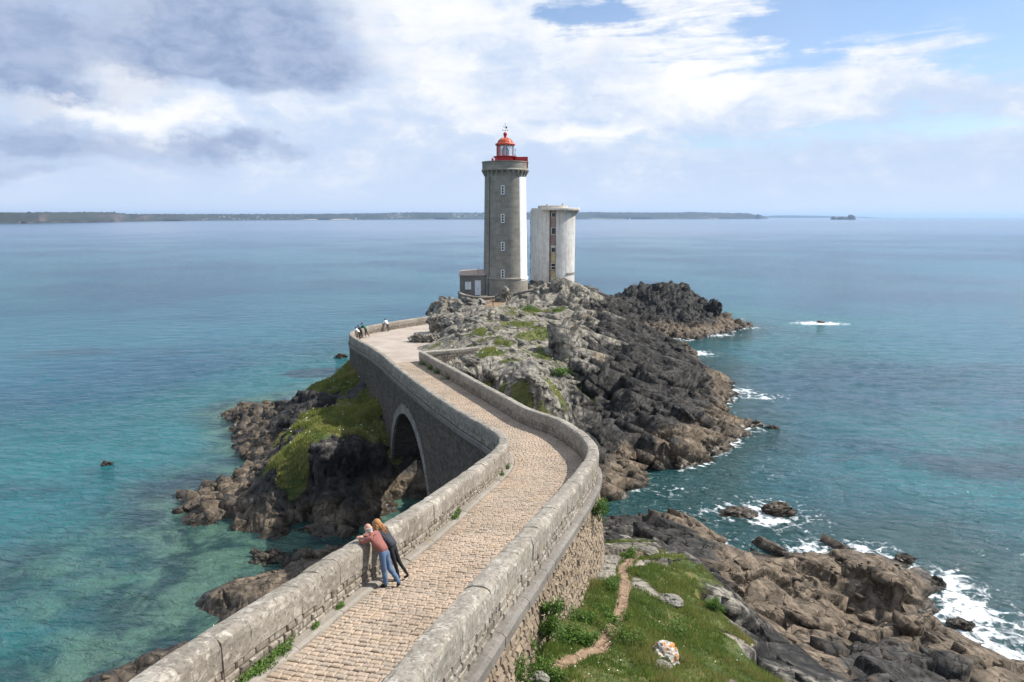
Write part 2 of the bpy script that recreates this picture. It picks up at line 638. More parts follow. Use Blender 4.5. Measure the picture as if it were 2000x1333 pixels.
# lighthouse headland, right shore
cz(-0.1, (1172, 978), (1215, 953), (1262, 928), (1320, 908), (1380, 896), (1440, 864), (1462, 852), (1425, 832), (1400, 815), (1412, 792), (1436, 777), (1428, 757), (1395, 738), (1368, 718), (1345, 704))
c3((1250, 880, 2.2), (1330, 862, 2.2), (1400, 842, 1.3), (1200, 900, 2.2), (1150, 850, 3.8), (1200, 830, 4), (1300, 805, 4.2), (1380, 772, 2.4), (1250, 760, 6), (1320, 740, 5.2), (1200, 745, 6.5),
   (1300, 850, 3.2), (1240, 905, 1.6), (1350, 815, 3), (1420, 845, .9), (1400, 760, 1.8), (1350, 735, 3.6))
cy((1260, 642, 103), (1310, 662, 102), (1180, 612, 104), (1335, 690, 101), (1130, 572, 107), (1060, 556, 108), (1095, 562, 108), (1220, 628, 103), (1375, 725, 99))
c3((1250, 690, 7.4), (1150, 650, 9.4), (1100, 600, 11.6), (1200, 675, 8.5), (1300, 690, 6.8), (1320, 715, 6.2))
# grey hump beside the square
cy((930, 604, 86), (985, 609, 84), (1040, 632, 80), (1100, 661, 76), (1150, 692, 72), (1163, 714, 70), (890, 617, 86))
c3((900, 650, 10.9), (960, 680, 10.4), (1040, 710, 9.8), (1100, 730, 9.2), (1145, 755, 8.2), (880, 702, 9.3), (930, 735, 9.1), (990, 765, 8.9), (1060, 788, 8.3), (1095, 803, 7.6), (870, 640, 10.6), (865, 660, 9.5))
c3((1135, 828, 3.8), (1150, 800, 4.2), (1180, 870, 2.5), (1185, 930, 1.5), (1174, 960, .6), (1190, 770, 5.4))
cw((9, 84, 8.2), (6, 92, 10.2), (3, 97, 10.8))
# square, causeway footing
cw((-15, 75, 8.3), (-15, 85, 8.3), (-10, 91, 8.4), (-10, 80, 8.4), (-8.2, 71, 8.5), (-7, 86, 8.6), (-12, 70, 8.2), (-9, 66, 8.4))
cw((-20.5, 80, 4.2), (-21, 86, 3.2), (-17, 94, 3.2), (-25, 80, -.2), (-23.5, 88, -.3), (-18, 98, 0), (-12, 98, 5))
cy((895, 585, 104), (845, 596, 103), (836, 618, 101), (870, 588, 104))
cw((-14, 104, 4), (-17, 106, 0), (-12, 114, 0), (-8, 118, 4))
# lighthouse terrace
cw((-1, 112, 10.9), (-7, 111, 10.2), (3, 112, 11.1), (5, 117, 11.6), (8, 124, 11.9), (2, 124, 11.6), (0, 131, 4), (9, 134, 4), (15, 126, 8), (19, 118, 6), (-4, 124, 4), (11, 119, 11.6), (6, 112, 11.8), (9, 112, 12))
cy((960, 600, 100), (1000, 592, 103), (945, 590, 105), (1030, 585, 104))
# islet behind
cz(-0.1, (1310, 662), (1345, 664), (1400, 654), (1440, 645), (1468, 639), (1250, 668))
cy((1240, 556, 150), (1330, 556, 150), (1290, 551, 151), (1205, 580, 148), (1172, 592, 146), (1372, 586, 149), (1398, 614, 148), (1300, 600, 145), (1350, 622, 142), (1250, 610, 144), (1420, 630, 148))
cw((20, 162, -.5), (30, 164, -.5), (42, 162, -.5), (51, 156, -.6), (14, 155, 0))
# headland under the arch side
cy((700, 748, 74.5), (730, 792, 69), (752, 832, 63), (688, 722, 77))
c3((650, 745, 5.7), (650, 800, 5.0), (600, 830, 4.6), (700, 810, 5.2))
cy((550, 902, 52.8), (600, 886, 52.6), (640, 878, 52.9), (700, 862, 54.4), (735, 850, 56.8), (768, 905, 59.8))
c3((675, 707, 5.9), (630, 742, 5.1), (585, 768, 4.1), (560, 803, 3.8))
c3((540, 795, 2.2), (520, 833, 1.9), (500, 872, 1.2), (530, 872, 2.4), (480, 800, 1), (505, 790, 1.3), (460, 798, .7))
cz(-0.1, (440, 802), (446, 818), (448, 855), (462, 868), (492, 905), (470, 930), (383, 955), (340, 990), (352, 1003), (408, 1033), (470, 1040), (560, 1050), (660, 1052), (740, 1056))
c3((430, 968, .9), (415, 1000, .9), (480, 960, 1.2), (400, 965, .6), (460, 1010, .9), (375, 990, .5))
cy((500, 1026, 50.2), (600, 1030, 50.6), (700, 1030, 51), (520, 960, 51.2), (620, 955, 51.5), (700, 950, 52.4))
c3((835, 955, .6))
cw((-9, 53, -.5), (-7, 57, .0), (-10, 56, .2), (-6, 50, -.2), (-11.5, 59, 1.6), (-4, 56, -.2), (-12, 54, .4))
cw((0, 53, -.4), (3, 54, -.3), (-4, 51, .2), (6, 55, -.3), (-9, 49, -.5))
# near-left foreshore
cz(-0.1, (376, 1174), (405, 1203), (500, 1092), (560, 1078), (640, 1068), (345, 1258))
c3((400, 1165, .7), (430, 1150, 1.4), (470, 1162, 1.4), (560, 1090, .7), (620, 1088, .8), (680, 1068, .9), (540, 1135, 1.7), (600, 1112, 1.6), (520, 1125, -.2), (470, 1205, .5), (430, 1200, .2), (250, 1312, .6), (300, 1280, .4), (200, 1333, .6))
cz(-1.6, (300, 1200), (450, 1062), (600, 1062), (200, 1250), (350, 1120))
cz(-2.6, (100, 1320), (200, 1100), (150, 1200), (250, 1050))
cz(-4.0, (0, 1330), (0, 1150), (100, 1000), (300, 930), (380, 850))
cw((-8, 35, 2.2), (-4, 40, 2.5), (-6, 26, 5), (-8, 20, 6.5), (-9, 12, 9), (2, 40, 4.5), (5, 46, 2), (-14, 26, 1.2), (-12, 33, 1), (-16, 20, 2.5))
# right foreground slope
c3((1045, 1258, 13.0), (1100, 1213, 12.2), (1141, 1118, 10.6), (1188, 1091, 9.2), (1100, 1320, 13.1), (1200, 1300, 12.1), (1300, 1285, 11.2), (1400, 1322, 10.7), (1250, 1200, 10.7), (1300, 1150, 9.6), (1350, 1085, 8.2),
   (1250, 1085, 8.7), (1240, 1035, 6.0), (1210, 1013, 3.2), (1300, 1052, 6.3), (1370, 1045, 5.6), (1330, 1018, 3.6), (1405, 1065, 3.6), (1418, 1088, 1.2), (1190, 1030, 5.5), (1160, 1100, 9.6))
c3((1385, 1110, 8.2), (1400, 1165, 8.8), (1422, 1220, 9.2), (1480, 1290, 9.0), (1510, 1330, 9.1), (1350, 1230, 10.2))
c3((1445, 1190, 4.6), (1500, 1135, 4.2), (1440, 1115, 5.2), (1460, 1240, 4.8), (1530, 1255, 4.8), (1560, 1330, 6), (1600, 1205, 2.8), (1550, 1185, 2.8), (1660, 1222, 2.0), (1700, 1232, 1.0), (1480, 1100, 2.0), (1600, 1270, 4.0))
c3((1545, 1088, .9), (1600, 1092, 2.4), (1700, 1108, 3.2), (1780, 1132, 2.8), (1828, 1180, 2.2), (1780, 1208, 1.0), (1700, 1188, 2.6), (1650, 1190, .8), (1600, 1130, 3.2), (1750, 1170, 3.2))
cz(-0.15, (1852, 1192), (1845, 1150), (1795, 1112), (1700, 1079), (1540, 1074), (1480, 1088), (1732, 1238), (1800, 1236), (1850, 1225))
c3((1650, 1290, 4.6), (1750, 1266, 3.9), (1850, 1288, 3.2), (1950, 1315, 2.2), (1700, 1322, 5.4), (1900, 1335, 3.6), (2050, 1345, 1.0))
cz(-0.15, (1830, 1252), (1905, 1272), (2000, 1294), (2100, 1320), (1200, 990), (1262, 1003), (1310, 1010), (1390, 1016), (1425, 1075))
cw((3, 8, 14.6), (10, 9, 12.6), (20, 12, 8), (30, 18, 3), (40, 22, 0), (14, 15, 9.5), (0, 9.5, 14.8), (24, 22, 4))
cz(-1.8, (1300, 960), (1500, 1040), (1600, 1060), (1900, 1180), (1980, 1250), (1500, 880), (1250, 960))
# offshore depths
cw((60, 60, -6), (80, 100, -10), (62, 135, -6), (0, 165, -10), (-40, 62, -5), (-60, 100, -9), (-40, 120, -8), (-32, 98, -3), (42, 48, -3), (52, 30, -3), (60, 80, -8), (-50, 32, -4), (-32, 42, -2.6), (100, 200, -12),
   (-100, 200, -12), (-100, 50, -8), (100, 30, -6), (32, 82, -2), (37, 97, -2.2), (40, 116, -3), (26, 122, -2.5), (0, 220, -12), (200, 100, -12), (-200, 100, -12), (45, 75, -4))

CT = np.array(CTRL)
_c = CT[:, :2]
_D = np.sqrt(((_c[:, None] - _c[None]) ** 2).sum(-1) + 0.15)
_A = _D + np.eye(len(CT)) * (-0.25)
_one = np.ones((len(CT), 1))
_M = np.block([[_A, _one], [_one.T, np.zeros((1, 1))]])
_w = np.linalg.solve(_M, np.r_[CT[:, 2], 0.0])


def base_height(x, y):
    out = np.empty(len(x))
    for i in range(0, len(x), 40000):
        dx_ = x[i:i + 40000, None] - _c[None, :, 0]
        dy_ = y[i:i + 40000, None] - _c[None, :, 1]
        out[i:i + 40000] = np.sqrt(dx_ * dx_ + dy_ * dy_ + 0.15) @ _w[:-1] + _w[-1]
    return out


def blob_mask(x, y, lst):
    """soft patches given as (photo x, photo y, height, radius m, stretch along view)"""
    s = np.zeros(len(x))
    for px, py, z, r, st in lst:
        c = at_z(px, py, z)
        d = np.sqrt(((x - c[0]) / r) ** 2 + ((y - c[1]) / (r * st)) ** 2)
        s = np.maximum(s, 1 - np.clip((d - 0.6) / 0.8, 0, 1))
    return s


def path_dist(x, y, pts):
    best = np.full(len(x), 1e9)
    for (a, b) in zip(pts[:-1], pts[1:]):
        ax, ay, bx, by = a[0], a[1], b[0], b[1]
        L2 = (bx - ax) ** 2 + (by - ay) ** 2
        t = np.clip(((x - ax) * (bx - ax) + (y - ay) * (by - ay)) / L2, 0, 1)
        best = np.minimum(best, np.hypot(x - ax - t * (bx - ax), y - ay - t * (by - ay)))
    return best


VEG = [(1360, 1270, 10.6, 1.6, 1.0), (1290, 1095, 8.6, .9, .7), (1070, 1300, 13, 1.6, 1.2), (1150, 1230, 11.8, 1.7, 1.5), (1250, 1290, 11.7, 2.0, 1.2), (1330, 1310, 11, 1.6, 1.1), (1250, 1200, 10.7, 2.0, 1.4), (1320, 1230, 10.2, 1.7, 1.3), (1180, 1150, 10.6, 1.5, 1.2),
       (1300, 1130, 9.4, 1.6, .9), (1400, 1260, 10, 1.6, 1.1), (1440, 1320, 10, 1.3, 1), (1150, 1180, 11, 1.5, 1.2), (1350, 1180, 9.6, 1.2, 1), (1230, 1085, 8.8, .6, .7), (1350, 1120, 8.8, 1.0, .7), (1220, 1330, 12.6, 2.5, 1.0),
       (640, 800, 5.3, 3.6, 1.1), (690, 795, 5.3, 3.5, 1.2), (600, 855, 5.1, 3.0, .7), (563, 888, 5.0, 1.9, .6), (590, 868, 5.2, 2.6, .9), (615, 835, 5.3, 2.8, 1.0), (660, 740, 5.7, 3.2, 1.2), (650, 852, 5.3, 3.0, .7), (700, 838, 5.6, 2.8, .8), (725, 820, 5.4, 2.4, .9), (670, 710, 6, 2.5, 1.3),
       (900, 745, 9.2, 1.4, 1.0), (935, 740, 9.4, 1.5, .8), (975, 755, 9, 1.1, .8), (1015, 772, 8.8, .9, .8), (1055, 785, 8.5, 1.0, .7), (950, 690, 10.2, 1.3, 1.2), (930, 650, 10.9, .9, 1.6), (1080, 760, 8.8, 1.2, .8), (1110, 690, 9.8, 1.5, 1),
       (1140, 700, 9.4, 1.0, 1.2), (1000, 720, 9.6, .8, .8), (1035, 595, 11.7, 2.3, 1.2), (1100, 597, 11.4, 2.0, .9), (1080, 610, 11, 1.4, .8), (905, 727, 9.2, .9, .8), (1010, 640, 11, .7, 1.5), (850, 685, 9.2, .8, .8),
       (1230, 1050, 7.2, .8, .8), (1300, 1075, 7.6, .8, .7), (985, 585, 11, .7, 1), (1460, 1300, 9.2, 1.0, .8)]
DIRT = [tuple(at_z(*p)[:2]) for p in ((1080, 1312, 13.0), (1130, 1285, 12.5), (1170, 1268, 12.0), (1200, 1225, 11.4), (1215, 1180, 10.8), (1222, 1140, 10.2), (1215, 1110, 9.6), (1235, 1090, 8.9), (1260, 1070, 7.8))]
DIRT2 = [tuple(at_y(*p)[:2]) for p in ((960, 600, 100), (975, 592, 104), (955, 588, 106))]


def lin_noise(x, y, s, seed, octv=3):
    return fbm(np.stack([x / s, y / s, np.full(len(x), seed * 1.7)], 1), octv, seed)


def terrain_fields(x, y):
    z = base_height(x, y)
    p0 = np.stack([x, y, z], 1)
    veg = blob_mask(x + 0.9 * lin_noise(x, y, 2.1, 3), y + 0.9 * lin_noise(x, y, 2.1, 4), VEG)
    dirt = np.maximum(1 - np.clip((path_dist(x, y, DIRT) - 0.05) / 0.30, 0, 1), (1 - np.clip((path_dist(x, y, DIRT2) - 0.6) / 1.0, 0, 1)))
    hump = np.exp(-(((x - 1) / 8.5) ** 2 + ((y - 75) / 15) ** 2) * 1.3)
    veg = np.maximum(veg, hump * np.clip(.46 + .6 * lin_noise(x, y, 2.2, 8) , 0, .8) * (z > 8.2))
    veg = np.maximum(veg, np.clip(dirt * 2, 0, 1) * (y < 40) * .9) * (1 - 0.95 * np.clip(dirt * 2.2 - 0.9, 0, 1))
    # square and terrace stay level
    dl = np.hypot((x + 0.2) / 1.0, (y - 112) / 1.0)
    flat = np.clip(1 - (dl - 4.0) / 2.0, 0, 1)
    inside = ((x < -6.3 - np.clip((y - 78) / 10, 0, 1) * .3) & (y > 66) & (y < 97) & (x > -17.5)).astype(float)
    soft = np.maximum.reduce([np.clip(veg * 1.2, 0, 1) * 0.86, np.clip(dirt * 1.3, 0, 1), flat, inside])
    return z, p0, veg, dirt, soft


ca, sa = math.cos(0.5), math.sin(0.5)
cb, sb = math.cos(0.42), math.sin(0.42)
R1 = np.array([[ca, -sa, 0], [sa, ca, 0], [0, 0, 1]]) @ np.array([[cb, 0, sb], [0, 1, 0], [-sb, 0, cb]])


def rock_displace(P, Nrm, amt):
    """displace along the surface normal by broken blocks at three sizes"""
    q = P + 0.22 * np.stack([vnoise(P / 1.9, 21), vnoise(P / 1.9, 22), vnoise(P / 1.9, 23)], 1)
    q = q @ R1
    b1, e1 = facets(q / np.array([6.4, 2.3, 3.7]), 31)
    b2, e2 = facets(q / np.array([2.2, 0.95, 1.3]), 41)
    b3, e3 = facets(P / np.array([.5, .42, .42]), 51)
    steep_ = 0.5 + 0.5 * np.clip(1.15 - Nrm[:, 2], 0, 1) ** .7
    d = (1.0 * b1 + 0.30 * b2) * steep_ + 0.06 * b3
    d -= (0.42 * np.exp(-(e1 / 0.05) ** 2) + 0.16 * np.exp(-(e2 / 0.06) ** 2)) * (0.35 + .65 * steep_)
    d += 0.04 * fbm(P / 1.6, 3, 61)
    return d * amt


def grid_normals(P, nu, nv):
    G = P.reshape(nu, nv, 3)
    du = np.gradient(G, axis=0)
    dv = np.gradient(G, axis=1)
    n = np.cross(dv, du).reshape(-1, 3)
    n /= np.linalg.norm(n, axis=1)[:, None] + 1e-9
    n[n[:, 2] < 0] *= -1
    return n


AZN, RN = 1080, 620
azs = np.radians(np.linspace(-46, 46, AZN))
rr = np.geomspace(9.5, 172, RN)
RR, AA = np.meshgrid(rr, azs)          # nu = azimuth, nv = range
tx, ty = (RR * np.sin(AA)).ravel(), (RR * np.cos(AA)).ravel()
tz, TP, tveg, tdirt, tsoft = terrain_fields(tx, ty)
live = tz > -2.6
amt = np.where(tz > -2.6, 1.0, 0.0) * (1 - tsoft) * np.clip(0.45 + 0.12 * np.maximum(tz, 0), 0.45, 1.0)
hump_ = np.exp(-(((tx - 2) / 9) ** 2 + ((ty - 74) / 13) ** 2) * 1.2)
amt = amt * (1 - .45 * hump_) * (0.62 + 0.38 * np.clip((RR.ravel() - 30) / 30, 0, 1))
_sm = lambda v, a, b: np.clip((v - a) / (b - a), 0, 1)
amt = amt * (1 - .35 * (ty > 124)) * (1 + .75 * _sm(tx, 7, 11) * (ty > 58) + .7 * _sm(tx, 8, 11) * (ty < 50) + .35 * _sm(-tx, 9, 11) * (ty < 92))
TN = grid_normals(TP, AZN, RN)
idx = np.where(live)[0]
TP2 = TP.copy()
disp = np.zeros(len(tx))
disp[idx] = rock_displace(TP[idx], TN[idx], amt[idx])
G = np.pad(disp.reshape(AZN, RN), 1, mode='edge')
G = (G[:-2] + 4 * G[1:-1] + G[2:]) / 6
G = (G[:, :-2] + 4 * G[:, 1:-1] + G[:, 2:]) / 6
TP2 = TP + TN * G.ravel()[:, None]
gr = np.where(tsoft > 0.2)[0]
TP2[gr, 2] += 0.09 * fbm(TP[gr] / 0.7, 3, 77) * (1 - np.clip(tdirt[gr], 0, 1) * .6)
sm = lambda v, a, b: np.clip((v - a) / (b - a), 0, 1)
TP2[:, 2] -= .09 * np.clip(tdirt, 0, 1) * (ty < 40)
zone = -3.2 * sm(tx, 8, 11) * (ty < 50) + 2.8 * sm(tx, 13, 15) * sm(-ty, -33.5, -32) * (ty < 50) + 1.0 * sm(-tx, 8, 10) * (ty < 92) + 0.3 * (ty > 56) * (tx > -6)
zone2 = -4.2 * sm(tx, 7.5 + (ty - 80) * .05, 11 + (ty - 80) * .05) * (ty > 58) - 8.0 * ((ty > 125) & (tx > 12)) - 1.8 * sm(tx, 6, 9) * (ty < 50)
q_live = (TP2[:, 2] > -1.0).reshape(AZN, RN)
keep = q_live[:-1, :-1] | q_live[1:, :-1] | q_live[:-1, 1:] | q_live[1:, 1:]
qx = tx.reshape(AZN, RN)[:-1, :-1]
qy = ty.reshape(AZN, RN)[:-1, :-1]
reg_islet = (qy > 122) & (qx > 9 + (qy - 122) * .2) & (qy + 0.55 * qx > 145)
reg_fore = (qy < 53.2 + .05 * qx) & (qx > -3.5)
reg_left = (qy < 45) & (qx <= -3.5)
tat = {'veg': tveg, 'dirt': tdirt, 'zone': zone, 'zone2': zone2}
for nm, reg, lab in (('rock_islet', reg_islet, 'dark rocky islet with brown tidal skirt behind the lighthouse headland'),
                     ('grassy_cliff_slope', reg_fore & ~reg_islet, 'grassy clifftop and brown rock shelf below the curved causeway wall'),
                     ('tidal_rock_shelf', reg_left & ~reg_fore, 'low brown tidal rocks in clear water below the causeway'),
                     ('lighthouse_headland', ~(reg_islet | reg_fore | reg_left), 'rugged grey and black rock headland carrying the lighthouse')):
    o = grid_mesh(nm, TP2, AZN, RN, keep & reg, M_ROCK, smooth=False, attrs=tat)
    set_props(o, lab, 'rock', kind='structure')


def ground_at(x, y):
    """nearest displaced terrain height"""
    a = math.atan2(x, y)
    r = math.hypot(x, y)
    i = int(round((math.degrees(a) + 46) / 92 * (AZN - 1)))
    j = int(round(math.log(r / 9.5) / math.log(172 / 9.5) * (RN - 1)))
    i = min(max(i, 0), AZN - 1)
    j = min(max(j, 0), RN - 1)
    return float(TP2[i * RN + j, 2])


# angular blocks broken from the bedrock: one mass of fragments per rock body
def hull_templates(n, seed):
    rg = np.random.default_rng(seed)
    out = []
    for _ in range(n):
        pts = np.array([(a, b, c) for a in (-1, 1) for b in (-1, 1) for c in (-1, 1)], float)
        pts += rg.uniform(-.34, .34, pts.shape)
        ext = rg.uniform(-.8, .8, (4, 3))
        ext[np.arange(4), rg.integers(0, 3, 4)] = rg.choice([-1.12, 1.12], 4)
        bm = bmesh.new()
        for p in np.vstack([pts, ext]):
            bm.verts.new(p * .5)
        bmesh.ops.convex_hull(bm, input=bm.verts)
        loose = [v for v in bm.verts if not v.link_faces]
        bmesh.ops.delete(bm, geom=loose, context='VERTS')
        bmesh.ops.triangulate(bm, faces=bm.faces)
        bm.verts.index_update()
        bm.verts.ensure_lookup_table()
        out.append((np.array([v.co[:] for v in bm.verts]), np.array([[v.index for v in f.verts] for f in bm.faces])))
        bm.free()
    return out


TEMPL = hull_templates(14, 5)
corr_y = np.arange(3.0, 66.5, .25)
corr_l = np.interp(corr_y, LEFT.P[:1700, 1], LEFT.P[:1700, 0]) if len(LEFT.P) > 1700 else None
corr_l = np.array([LEFT.at(LEFT.s_of_y(v))[0] for v in corr_y]) - .9
corr_r = np.array([RIGHT.at(RIGHT.s_of_y(v))[0] for v in corr_y]) + 1.2


def clear_of_causeway(x, y):
    l = np.interp(y, corr_y, corr_l)
    r = np.interp(y, corr_y, corr_r)
    on = (y < 66.5) & (x > l) & (x < r)
    plaza = (y >= 66) & (y < 97) & (x < -6.5) & (x > -19.5)
    steps = (np.abs(x + 2.5) < 3.2) & (y > 98) & (y < 116)
    tower = np.hypot(x - TXC_, y - 112) < 4.6
    return ~(on | plaza | steps | tower)


TXC_ = -1.04
cell_area = (RR * np.radians(92 / (AZN - 1)) * RR * math.log(172 / 9.5) / (RN - 1)).ravel()
steepness = 1.0 / np.clip(TN[:, 2], .25, 1)
ROOTS = {o.name: o for o in COL.objects}


def rock_blocks(owner, mask, count, smin, smax, dims, sink, seed, jitter=.22, attrs=('zone', 'zone2')):
    rg = np.random.default_rng(seed)
    ok = mask & (TP2[:, 2] > -.35) & (tveg < .42) & (tdirt < .3) & clear_of_causeway(tx, ty)
    cand = np.where(ok)[0]
    w = (cell_area * steepness)[cand]
    pick = rg.choice(cand, count, p=w / w.sum())
    V, F, A1, A2 = [], [], [], []
    base = 0
    for i in pick:
        tv, tf = TEMPL[rg.integers(len(TEMPL))]
        sz = smin * (smax / smin) ** (rg.random() ** 2.2)
        d = np.array(dims) * sz * rg.uniform(.7, 1.35, 3)
        e = rg.normal(0, jitter, 3)
        cx_, sx_ = np.cos(e), np.sin(e)
        Rx = np.array([[1, 0, 0], [0, cx_[0], -sx_[0]], [0, sx_[0], cx_[0]]])
        Ry = np.array([[cx_[1], 0, sx_[1]], [0, 1, 0], [-sx_[1], 0, cx_[1]]])
        Rz = np.array([[cx_[2], -sx_[2], 0], [sx_[2], cx_[2], 0], [0, 0, 1]])
        p = (tv * d) @ (Rx @ Ry @ Rz).T @ R1.T
        c = TP2[i] - TN[i] * sz * sink
        V.append(p + c)
        F.append(tf + base)
        base += len(tv)
        A1 += [zone[i]] * len(tv)
        A2 += [zone2[i]] * len(tv)
    V = np.vstack(V)
    F = np.vstack(F)
    me = bpy.data.meshes.new('rock_blocks')
    me.vertices.add(len(V))
    me.vertices.foreach_set('co', V.astype(np.float32).ravel())
    me.loops.add(F.size)
    me.loops.foreach_set('vertex_index', F.astype(np.int32).ravel())
    me.polygons.add(len(F))
    me.polygons.foreach_set('loop_start', np.arange(0, F.size, 3, dtype=np.int32))
    me.polygons.foreach_set('loop_total', np.full(len(F), 3, dtype=np.int32))
    for k, v in (('zone', A1), ('zone2', A2)):
        at = me.attributes.new(k, 'FLOAT', 'POINT')
        at.data.foreach_set('value', np.array(v, dtype=np.float32))
    me.materials.append(M_ROCK)
    me.update(calc_edges=True)
    o = bpy.data.objects.new('rock_blocks', me)
    COL.objects.link(o)
    o.parent = ROOTS[owner]
    o["kind"] = "stuff"


m_isl = (ty > 122) & (tx > 9 + (ty - 122) * .2) & (ty + .55 * tx > 145)
m_for = (ty < 53.2 + .05 * tx) & (tx > -3.5)
m_lef = (ty < 45) & (tx <= -3.5)
m_main = ~(m_isl | m_for | m_lef)
m_flank = m_main & (tx > 7.0 + (ty - 80) * .05) & (ty > 56)
m_head = m_main & (tx < -8.5)
m_hump = m_main & ~m_flank & ~m_head
rock_blocks('lighthouse_headland', m_flank, 1700, .35, 1.9, (2.6, .7, 1.0), .37, 1, .12)
rock_blocks('lighthouse_headland', m_flank, 150, 2.0, 3.6, (2.3, .62, .95), .38, 11, .10)
rock_blocks('lighthouse_headland', m_hump, 700, .30, 1.3, (1.8, 1.1, .5), .34, 2, .14)
rock_blocks('lighthouse_headland', m_head, 1100, .28, 1.2, (1.2, .9, 1.2), .38, 3, .18)
rock_blocks('rock_islet', m_isl, 650, .4, 1.5, (1.1, .8, 1.7), .40, 4, .14)
rock_blocks('grassy_cliff_slope', m_for, 1200, .12, .85, (2.0, 1.15, .55), .33, 5, .12)
rock_blocks('grassy_cliff_slope', m_for & (tx > 8), 70, 1.0, 2.2, (2.0, 1.1, .6), .36, 15, .12)
rock_blocks('tidal_rock_shelf', m_lef, 450, .15, .8, (1.8, .9, .55), .30, 6, .18)

# ------------------------------------------------------------------ sea
def graded(lo, hi, fine_lo, fine_hi, step, grow=1.09):
    mid = list(np.arange(fine_lo, fine_hi + 1e-6, step))
    a, s = fine_hi, step
    up = []
    while a < hi:
        s *= grow
        a += s
        up.append(min(a, hi))
    a, s = fine_lo, step
    dn = []
    while a > lo:
        s *= grow
        a -= s
        dn.append(max(a, lo))
    return np.array(dn[::-1] + mid + up)


def sea_material():
    m, N, b = new_mat('sea_water')
    P = world_pos(N)
    depth = N.attr('depth')
    foam = N.attr('foam')
    x, y, z = N.sep(P)
    P2 = N.comb(x, y, 0.0)
    n1 = N.noise(P2, 0.035, 5, 0.6, 0.3)
    n2 = N.noise(P2, 0.011, 4, 0.6)
    n3 = N.noise(N.comb(N.math('MULTIPLY', x, 0.35), y, 0.0), 0.006, 4, 0.55)
    dep = N.math('ADD', depth, N.math('MULTIPLY', N.math('SUBTRACT', n1, 0.5), 9.0))
    weed = N.ramp(N.noise(P2, 0.24, 8, 0.7, 0.5), 0.40, 0.60)
    shallow = N.mix(weed, (0.062, 0.125, 0.092), (0.010, 0.036, 0.036))
    mid = N.mix(N.ramp(n2, 0.4, 0.6), (0.013, 0.120, 0.128), (0.008, 0.068, 0.086))
    deep = N.mix(N.ramp(n2, 0.42, 0.62), (0.006, 0.096, 0.134), (0.005, 0.058, 0.110))
    shallow = N.mix(N.ramp(x, -2.0, 8.0), shallow, (0.010, 0.050, 0.052))
    mid = N.mix(N.ramp(x, 0.0, 20.0), mid, N.mix(N.ramp(n2, 0.4, 0.62), (0.006, 0.112, 0.118), (0.005, 0.050, 0.086)))
    c = N.mix(N.ramp(dep, 0.6, 3.8), shallow, mid)
    c = N.mix(N.ramp(dep, 4.5, 10.0), c, deep)
    far = N.ramp(y, 200.0, 1200.0)
    reef = N.math('MULTIPLY', N.ramp(N.noise(N.comb(N.math('MULTIPLY', x, 0.5), y, 4.0), 0.05, 6, 0.68, 0.4), 0.54, 0.68), N.ramp(y, 90.0, 200.0, 0.62, 0.15))
    c = N.mix(reef, c, (0.012, 0.026, 0.042))
    c = N.mix(far, c, N.mix(N.ramp(n3, 0.4, 0.6), (0.018, 0.09, 0.18), (0.012, 0.06, 0.13)))
    fn = N.noise(P2, 0.9, 8, 0.72, 1.2)
    fn2 = N.voronoi(N.vmath('ADD', P2, N.vmath('SCALE', N.noise(P2, 0.8, 4, 0.6, out=1), scale=1.6)), 0.75, 'DISTANCE_TO_EDGE')
    web = N.ramp(fn2, 0.02, 0.2, 1.0, 0.0)
    fv = N.math('ADD', foam, N.math('ADD', N.math('MULTIPLY', N.math('SUBTRACT', fn, 0.5), 1.9), N.math('MULTIPLY', web, 0.28)))
    fm = N.math('MULTIPLY', N.ramp(fv, 0.54, 0.95), N.ramp(foam, 0.03, 0.2))
    c = N.mix(fm, c, (0.82, 0.86, 0.87))
    N.l.new(c, b.inputs['Base Color'])
    b.inputs['IOR'].default_value = 1.333
    N.l.new(N.math('ADD', N.math('ADD', 0.10, N.math('MULTIPLY', far, 0.05)), N.math('MULTIPLY', fm, 0.6)), b.inputs['Roughness'])
    w0 = N.noise(N.comb(N.math('ADD', N.math('MULTIPLY', x, 0.45), N.math('MULTIPLY', y, 0.14)), y, 0.0), 0.42, 3, 0.55, 0.4)
    w1 = N.noise(N.comb(N.math('ADD', N.math('MULTIPLY', x, 0.6), N.math('MULTIPLY', y, 0.2)), y, 0.0), 1.5, 4, 0.6, 0.5)
    w2 = N.noise(P2, 5.0, 3, 0.55)
    gust = N.ramp(n2, 0.35, 0.65, 0.55, 1.1)
    h = N.math('ADD', N.math('MULTIPLY', w0, 0.95), N.math('ADD', N.math('MULTIPLY', w1, 0.75), N.math('MULTIPLY', w2, 0.13)))
    h = N.math('MULTIPLY', N.math('MULTIPLY', h, gust), N.ramp(y, 120.0, 1500.0, 1.0, 0.10))
    h = N.math('ADD', h, N.math('MULTIPLY', fm, 0.08))
    N.l.new(N.bump(h, 1.0, 1.0), b.inputs['Normal'])
    return m


M_SEA = sea_material()
gx = graded(-45000, 45000, -42, 62, 0.5, 1.07)
gy = graded(-400, 60000, 24, 160, 0.6, 1.07)
SX, SY = np.meshgrid(gx, gy, indexing='ij')
fx, fy = SX.ravel(), SY.ravel()
h0 = base_height(np.clip(fx, -230, 230), np.clip(fy, -60, 260))
h0 = np.where((np.abs(fx) > 150) | (fy > 200), np.minimum(h0, -11), h0)
sdepth = np.clip(-h0, 0, 14)
